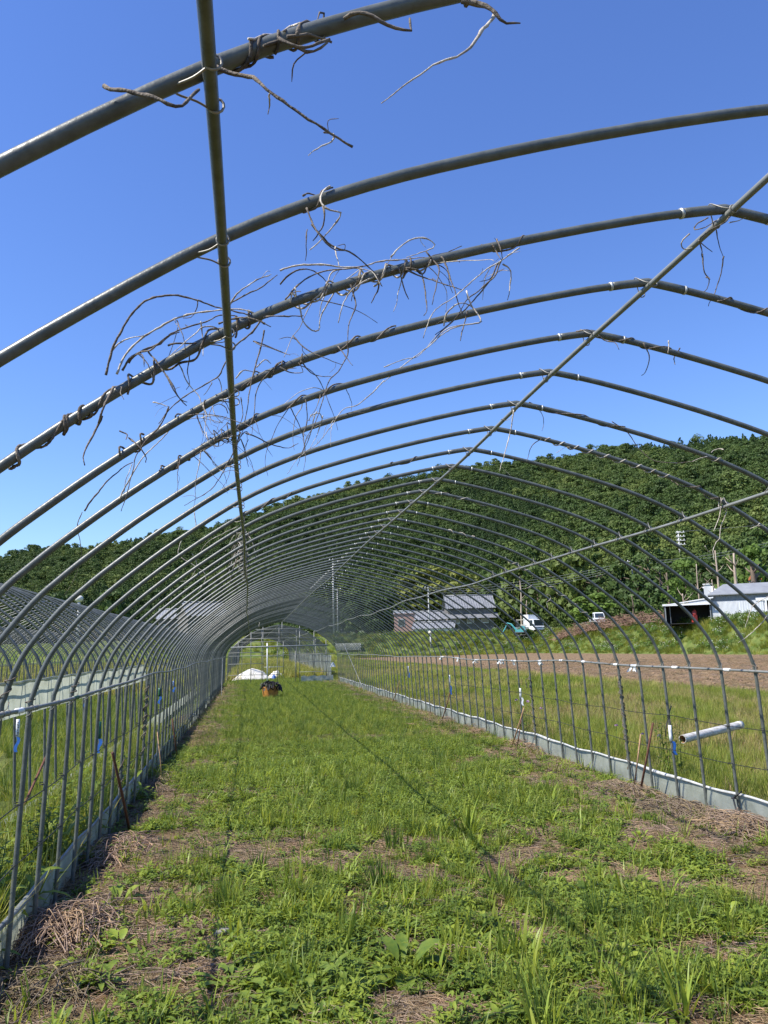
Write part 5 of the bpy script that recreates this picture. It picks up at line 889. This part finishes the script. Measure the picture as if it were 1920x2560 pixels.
def extr(mb, prof, y0, y1, mi=0, sh_=0.0):   # side profile (x,z) extruded across y
    n = len(prof); V = [(x, y0+(sh_ if z > 1.1 else 0), z) for x, z in prof]+[(x, y1-(sh_ if z > 1.1 else 0), z) for x, z in prof]
    mb.add(V, [tuple(range(n))[::-1], tuple(range(n, 2*n))]+[(i, (i+1) % n, n+(i+1) % n, n+i) for i in range(n)], mi)
def wheel(x, y, r, w, parent):
    mb = MB(); mb.tube([(x, y-w/2, r), (x, y-w*.3, r), (x, y+w*.3, r), (x, y+w/2, r)], [r*.9, r, r, r*.9], 16); o = mb.build('wheel', M['dark'], parent); s = -1 if y < 0 else 1
    MB().tube([(x, y+s*w*.4, r), (x, y+s*w*.54, r)], r*.58, 12).build('rim', M['grey'], o)
def truck(o, L, Wd, H, cabL, box=None, bed=True):
    h = Wd/2; mb = MB(); extr(mb, [(0, .45), (0, .95), (.12, 1.05), (.42, H-.08), (.55, H), (cabL, H), (cabL, .45)], -h, h, 0, .06); mb.build('cab', M['paint'], o, False)
    mb = MB(); mb.add([(.125, -h+.1, 1.09), (.125, h-.1, 1.09), (.395, h-.15, H-.13), (.395, -h+.15, H-.13)], [(0, 1, 2, 3)]); w = mb.build('windscreen', M['glass'], o, False); w.location = (-.02, 0, 0)
    for s in (-1, 1):
        MB().box((cabL*.62, s*(h-.02), (1.08+H-.15)/2), (cabL*.5, .05, H-.15-1.08)).build('side_window', M['glass'], o, False)
        MB().box((-.01, s*(h-.22), .78), (.04, .26, .16)).build('headlight', M['ring'], o, False); mb = MB(); mb.box((.2, s*(h+.1), 1.3), (.06, .1, .22)); mb.build('wing_mirror', M['dark'], o, False)
    MB().box((-.015, 0, .82), (.03, Wd*.5, .1)).build('grille', M['grey'], o, False); MB().box((-.02, 0, .5), (.08, Wd*.98, .16)).build('bumper', M['paint'], o, False); MB().box((-.065, 0, .52), (.02, .33, .1)).build('number_plate', M['white'], o, False)
    mb = MB(); mb.box((cabL+(L-cabL)/2+.04, 0, .62), (L-cabL, Wd*.95, .1)); mb.build('bed_floor', M['grey'], o, False)
    for s in (-1, 1): MB().box((cabL+(L-cabL)/2+.06, s*(h-.03), .82), (L-cabL-.06, .04, .32)).build('bed_side', M['grey' if box else 'paint'], o, False)
    MB().box((L+.05, 0, .82), (.04, Wd*.95, .32)).build('tailgate', M['grey' if box else 'paint'], o, False)
    for x in (.5, L-.6):
        for s in (-1, 1): wheel(x, s*(h-.12), .28, .2, o)
    MB().box((L*.5, 0, .42), (L*.9, Wd*.5, .14)).build('chassis', M['dark'], o, False)
    if box: mb = MB(); mb.box((cabL+.75, 0, (.7+box)/2), (1.4, Wd*.98, box-.7)); mb.build('cargo_box', M['paint'], o, False)
k = place(1500, 119, 'kei_pickup', 'small white pickup facing the field in front of the brush pile', 'pickup', R(90+14), .35); truck(k, 3.3, 1.5, 1.85, 1.25)
k = place(1348, 138, 'box_truck', 'white truck with a tall white box behind its cab near the bare trunks', 'truck', R(90+38), .35); truck(k, 5.4, 2.0, 2.2, 1.6, 3.0)
ex = place(1300, 136, 'excavator', 'small teal excavator with a cream canopy left of the white truck', 'excavator', R(180-10), .35)
mb = MB(); extr(mb, [(-.8, .5), (-.9, .8), (-.8, 1.5), (-.1, 1.6), (0, 1.0), (.7, .95), (.8, .5)], -.7, .7); mb.build('body', M['teal'], ex, False); MB().box((-.5, 0, 1.68), (.9, 1.35, .16)).build('engine_cover', M['cream'], ex, False)
for s in (-1, 1): mb = MB(); mb.tube([(-1.0, s*.65, .25), (-.8, s*.65, .02), (.8, s*.65, .02), (1.0, s*.65, .25), (.8, s*.65, .45), (-.8, s*.65, .45), (-1.0, s*.65, .25)], .14, 6); mb.build('track', M['dark'], ex)
mb = MB(); mb.box((-.1, 0, 2.55), (1.3, 1.2, .1)); mb.build('canopy', M['cream'], ex, False); mb = MB(); [mb.tube([(x, y, 1.0), (x, y, 2.5)], .035, 6) for x in (-.6, .45) for y in (-.5, .5)]; mb.build('canopy_post', M['grey'], ex)
mb = MB(); mb.tube([(.6, 0, .8), (1.5, 0, 1.9), (2.1, 0, 2.1)], [.16, .15, .11], 6); mb.build('boom', M['teal'], ex, False); mb = MB(); mb.tube([(2.1, 0, 2.2), (2.5, 0, 1.3), (3.2, 0, .25)], [.1, .12, .1], 6); mb.build('arm', M['teal'], ex, False)
mb = MB(); extr(mb, [(3.1, .4), (3.45, .3), (3.5, -.05), (3.1, -.15), (2.85, .1)], -.28, .28); mb.build('bucket', M['grey'], ex, False)
# brush pile along the terrace
mb = MB(); A0, B0 = atD(1395, 1545, 128), atD(1695, 1545, 101)
for _ in range(1500):
    t = U(0, 1); c = A0+(B0-A0)*t; q = U(-1.4, 1.4); H = 1.75*(1-(abs(q)/1.5)**2)*(.65+.5*float(vnoise(t*17, 2.0))); n_ = np.array((B0-A0)); n_ /= np.linalg.norm(n_); m_ = np.array((-n_[1], n_[0], 0)); z = land_h(c[0], c[1])
    p = np.array((c[0], c[1], z))+m_*q+np.array((0, 0, H*U(.2, 1))); d = np.array((random.gauss(0, 1), random.gauss(0, 1), random.gauss(0, .35))); d /= np.linalg.norm(d); l = U(.4, 1.5)
    mb.tube([p-d*l*.5, p+np.array((U(-.1, .1), U(-.1, .1), U(-.1, .15))), p+d*l*.5], [U(.02, .06), .03, .01], 4, cap=False)
tag(mb.build('brush_pile', M['branch'], smooth=True), 'long brown pile of cut branches behind the small white pickup', 'brush pile')

def tiled_house(u, D, w, dpt, hw, hr, label, wall, roofm='tile', over=.5, name='tiled_house', face=0.0, dz=0.0):
    o = place(u, D, name, label, 'house', face, dz); MB().box((0, 0, hw/2-.5), (w, dpt, hw+1)).build('wall', M[wall], o, False)
    mb = MB(); n = int(w/.45); X = np.linspace(-w/2-over, w/2+over, n*4+1)
    for s in (-1, 1): mb.sheet([[(x*(1-.10*(1-t)*0), s*(dpt/2+over)*(1-t), hw-.15+(hr+.15)*t+.05*math.cos(i*math.pi/2)) for i, x in enumerate(X)] for t in (0, .5, 1)])
    mb.build('roof', M[roofm], o, True); MB().tube([(-w/2-over, 0, hw+hr+.06), (w/2+over, 0, hw+hr+.06)], .16, 8).build('ridge_tile', M[roofm], o)
    mb = MB(); [mb.add([(s*w/2, -dpt/2, hw), (s*w/2, dpt/2, hw), (s*w/2, 0, hw+hr)], [(0, 1, 2)]) for s in (-1, 1)]; mb.build('gable', M[wall], o, False)
    for i in range(max(1, int(w/3))):
        f = MB().box((-w/2+1.6+i*3, -dpt/2-.03, hw*.55), (1.5, .08, hw*.36)).build('window', M['ring'], o, False); MB().box((-w/2+1.6+i*3, -dpt/2-.08, hw*.55), (1.3, .04, hw*.28)).build('pane', M['glass'], f, False)
    return o
h_ = tiled_house(1172, 172, 9.5, 7, 5.2, 2.7, 'large dark farmhouse with a grey tiled gable roof before the bamboo', 'housewall', face=R(8), dz=.6)
mb = MB(); n = 40; X = np.linspace(-6.2, 5.6, n*2+1); mb.sheet([[(x, -5.2+t*2.0, 2.95+t*1.1+.04*(i % 2)) for i, x in enumerate(X)] for t in (0, 1)]); mb.build('lower_roof', M['tile'], h_, True)
tiled_house(1080, 176, 6.2, 5, 2.9, 1.7, 'low outbuilding with a striped tile roof right of the pink shed', 'housewall', face=R(-6), dz=.9)
tiled_house(1086, 160, 7.6, 3.5, 1.5, 1.1, 'lowest tiled roof in front of the outbuilding', 'whitemetal', face=R(-10), dz=.2)
o = tiled_house(1011, 182, 4.6, 4.5, 4.6, .5, 'flat roofed shed with faded pink walls left of the tiled roofs', 'pinkwall', 'grey', .2, 'pink_shed', 0, .9)
tiled_house(505, 190, 9, 7, 5.2, 3.2, 'house with pale roofs seen through the left hoops', 'housewall', 'roofgrey', face=R(20), dz=1.0)
tiled_house(440, 196, 7, 6, 5.0, 2.2, 'smaller pale roofed house left of the larger one', 'housewall', 'roofgrey', face=R(-10), dz=1.0)
def ball(u, v, D, r, m, label, name, cat):
    p = atD(u, v, D); n = 14; V = [(p[0]+r*math.sin(math.pi*i/8)*math.cos(6.283*j/n), p[1]+r*math.sin(math.pi*i/8)*math.sin(6.283*j/n), p[2]+r*math.cos(math.pi*i/8)*.85) for i in range(9) for j in range(n)]; o = MB().add(V, [(i*n+j, (i+1)*n+j, (i+1)*n+(j+1) % n, i*n+(j+1) % n) for i in range(8) for j in range(n)]).build(name, m); tag(o, label, cat)
    zb = land_h(p[0], p[1]); MB().tube([(p[0], p[1], zb-.2), (p[0], p[1], p[2])], r*.35, 8).build('stand', M['concrete'], o); return o
ball(198, 1497, 200, .95, M['cloth'], 'white round dome standing out against the dark wood on the left', 'storage_dome', 'dome'); ball(1076, 1581, 130, .36, M['cream'], 'round cream lamp or float in front of the low tiled roofs', 'round_float', 'float')
# utility poles and cables
def pole(u, vt, D, label, arms=2, r=.15, m='concrete', gear=0):
    a = atD(u, vt, D); z = land_h(a[0], a[1]); H = a[2]-z; an = math.atan2(a[0]-CAM[0], a[1]-CAM[1]); o = empty('utility_pole', (a[0], a[1], z), -an, label=label, cat='utility pole')
    MB().tube([(0, 0, -.3), (0, 0, H)], [r*1.2, r*.75], 10).build('pole', M[m], o)
    for k in range(arms):
        zz = H-.3-k*.75; MB().box((.35 if gear else 0, -.16, zz), (1.6, .09, .1)).build('crossarm', M['concrete'], o, False)
        for x in (-.6, 0, .6):
            if abs(x) > .1 or gear: MB().tube([(x+(.35 if gear else 0), -.16, zz+.05), (x+(.35 if gear else 0), -.16, zz+.17), (x+(.35 if gear else 0), -.16, zz+.27)], [.07, .1, .05], 8).build('insulator', M['white'], o)
    if gear:
        MB().tube([(.55, -.1, H-4.9), (.55, -.1, H-4.0)], .32, 10).build('transformer', M['concrete'], o)
    return np.array((a[0], a[1], a[2]))
p4 = pole(1695, 1328, 158, 'white utility pole with stacked crossarms above the cedars at the right', 4, .16, 'concrete', 1); p1 = pole(832, 1397, 150, 'taller of the twin poles behind the far hoops', 1, .15); p2 = pole(843, 1470, 152, 'shorter of the twin poles behind the far hoops', 1, .12); p3 = pole(1070, 1466, 168, 'thin pole before the bamboo left of the tiled house', 1, .13); p5 = pole(1578, 1400, 150, 'dark thin pole with cables right of the small pickup', 1, .14, 'grey')
def cables(a, b, n, dz, sag, label, down=0.0):
    o = empty('power_cables', a, label=label, cat='cables')
    for k in range(n):
        q = np.array((0, 0, -down-dz*k)); P = [(b-a)*t+q+np.array((0, 0, -sag*4*t*(1-t)*(1+.1*k))) for t in np.linspace(0, 1, 17)]; MB().tube(P, .022, 5).build('wire', M['grey'], o)
cables(p3, p5, 4, .35, 1.2, 'bundle of cables strung over the brush pile', .2); cables(p1, p3, 3, .35, .9, 'bundle of cables between the twin poles and the bamboo', .3); cables(p4, p4+np.array((44, -28, 1.5)), 1, .3, .4, 'single wire leaving the white utility pole to the right', .1); cables(p5, atD(1990, 1335, 118), 2, .35, .9, 'two wires running right from the dark thin pole', .2)
# low vinyl tunnel in the distance
o = empty('low_vinyl_tunnel', (15.6, 127, float(ground_h(13.7, 127))-.1), R(90), label='low pale blue vinyl row cover in the distance right of the end wall', cat='row cover'); mb = MB(); mb.sheet([[(math.cos(t)*.7, i*.26, math.sin(t)*1.1) for i in range(16)] for t in np.linspace(0, math.pi, 9)]); mb.build('vinyl_cover', M['film'], o)
for i in range(0, 16, 3): MB().tube([(math.cos(t)*.72, i*.26, math.sin(t)*1.12) for t in np.linspace(0, math.pi, 9)], .02, 5).build('cover_hoop', M['ring'], o)
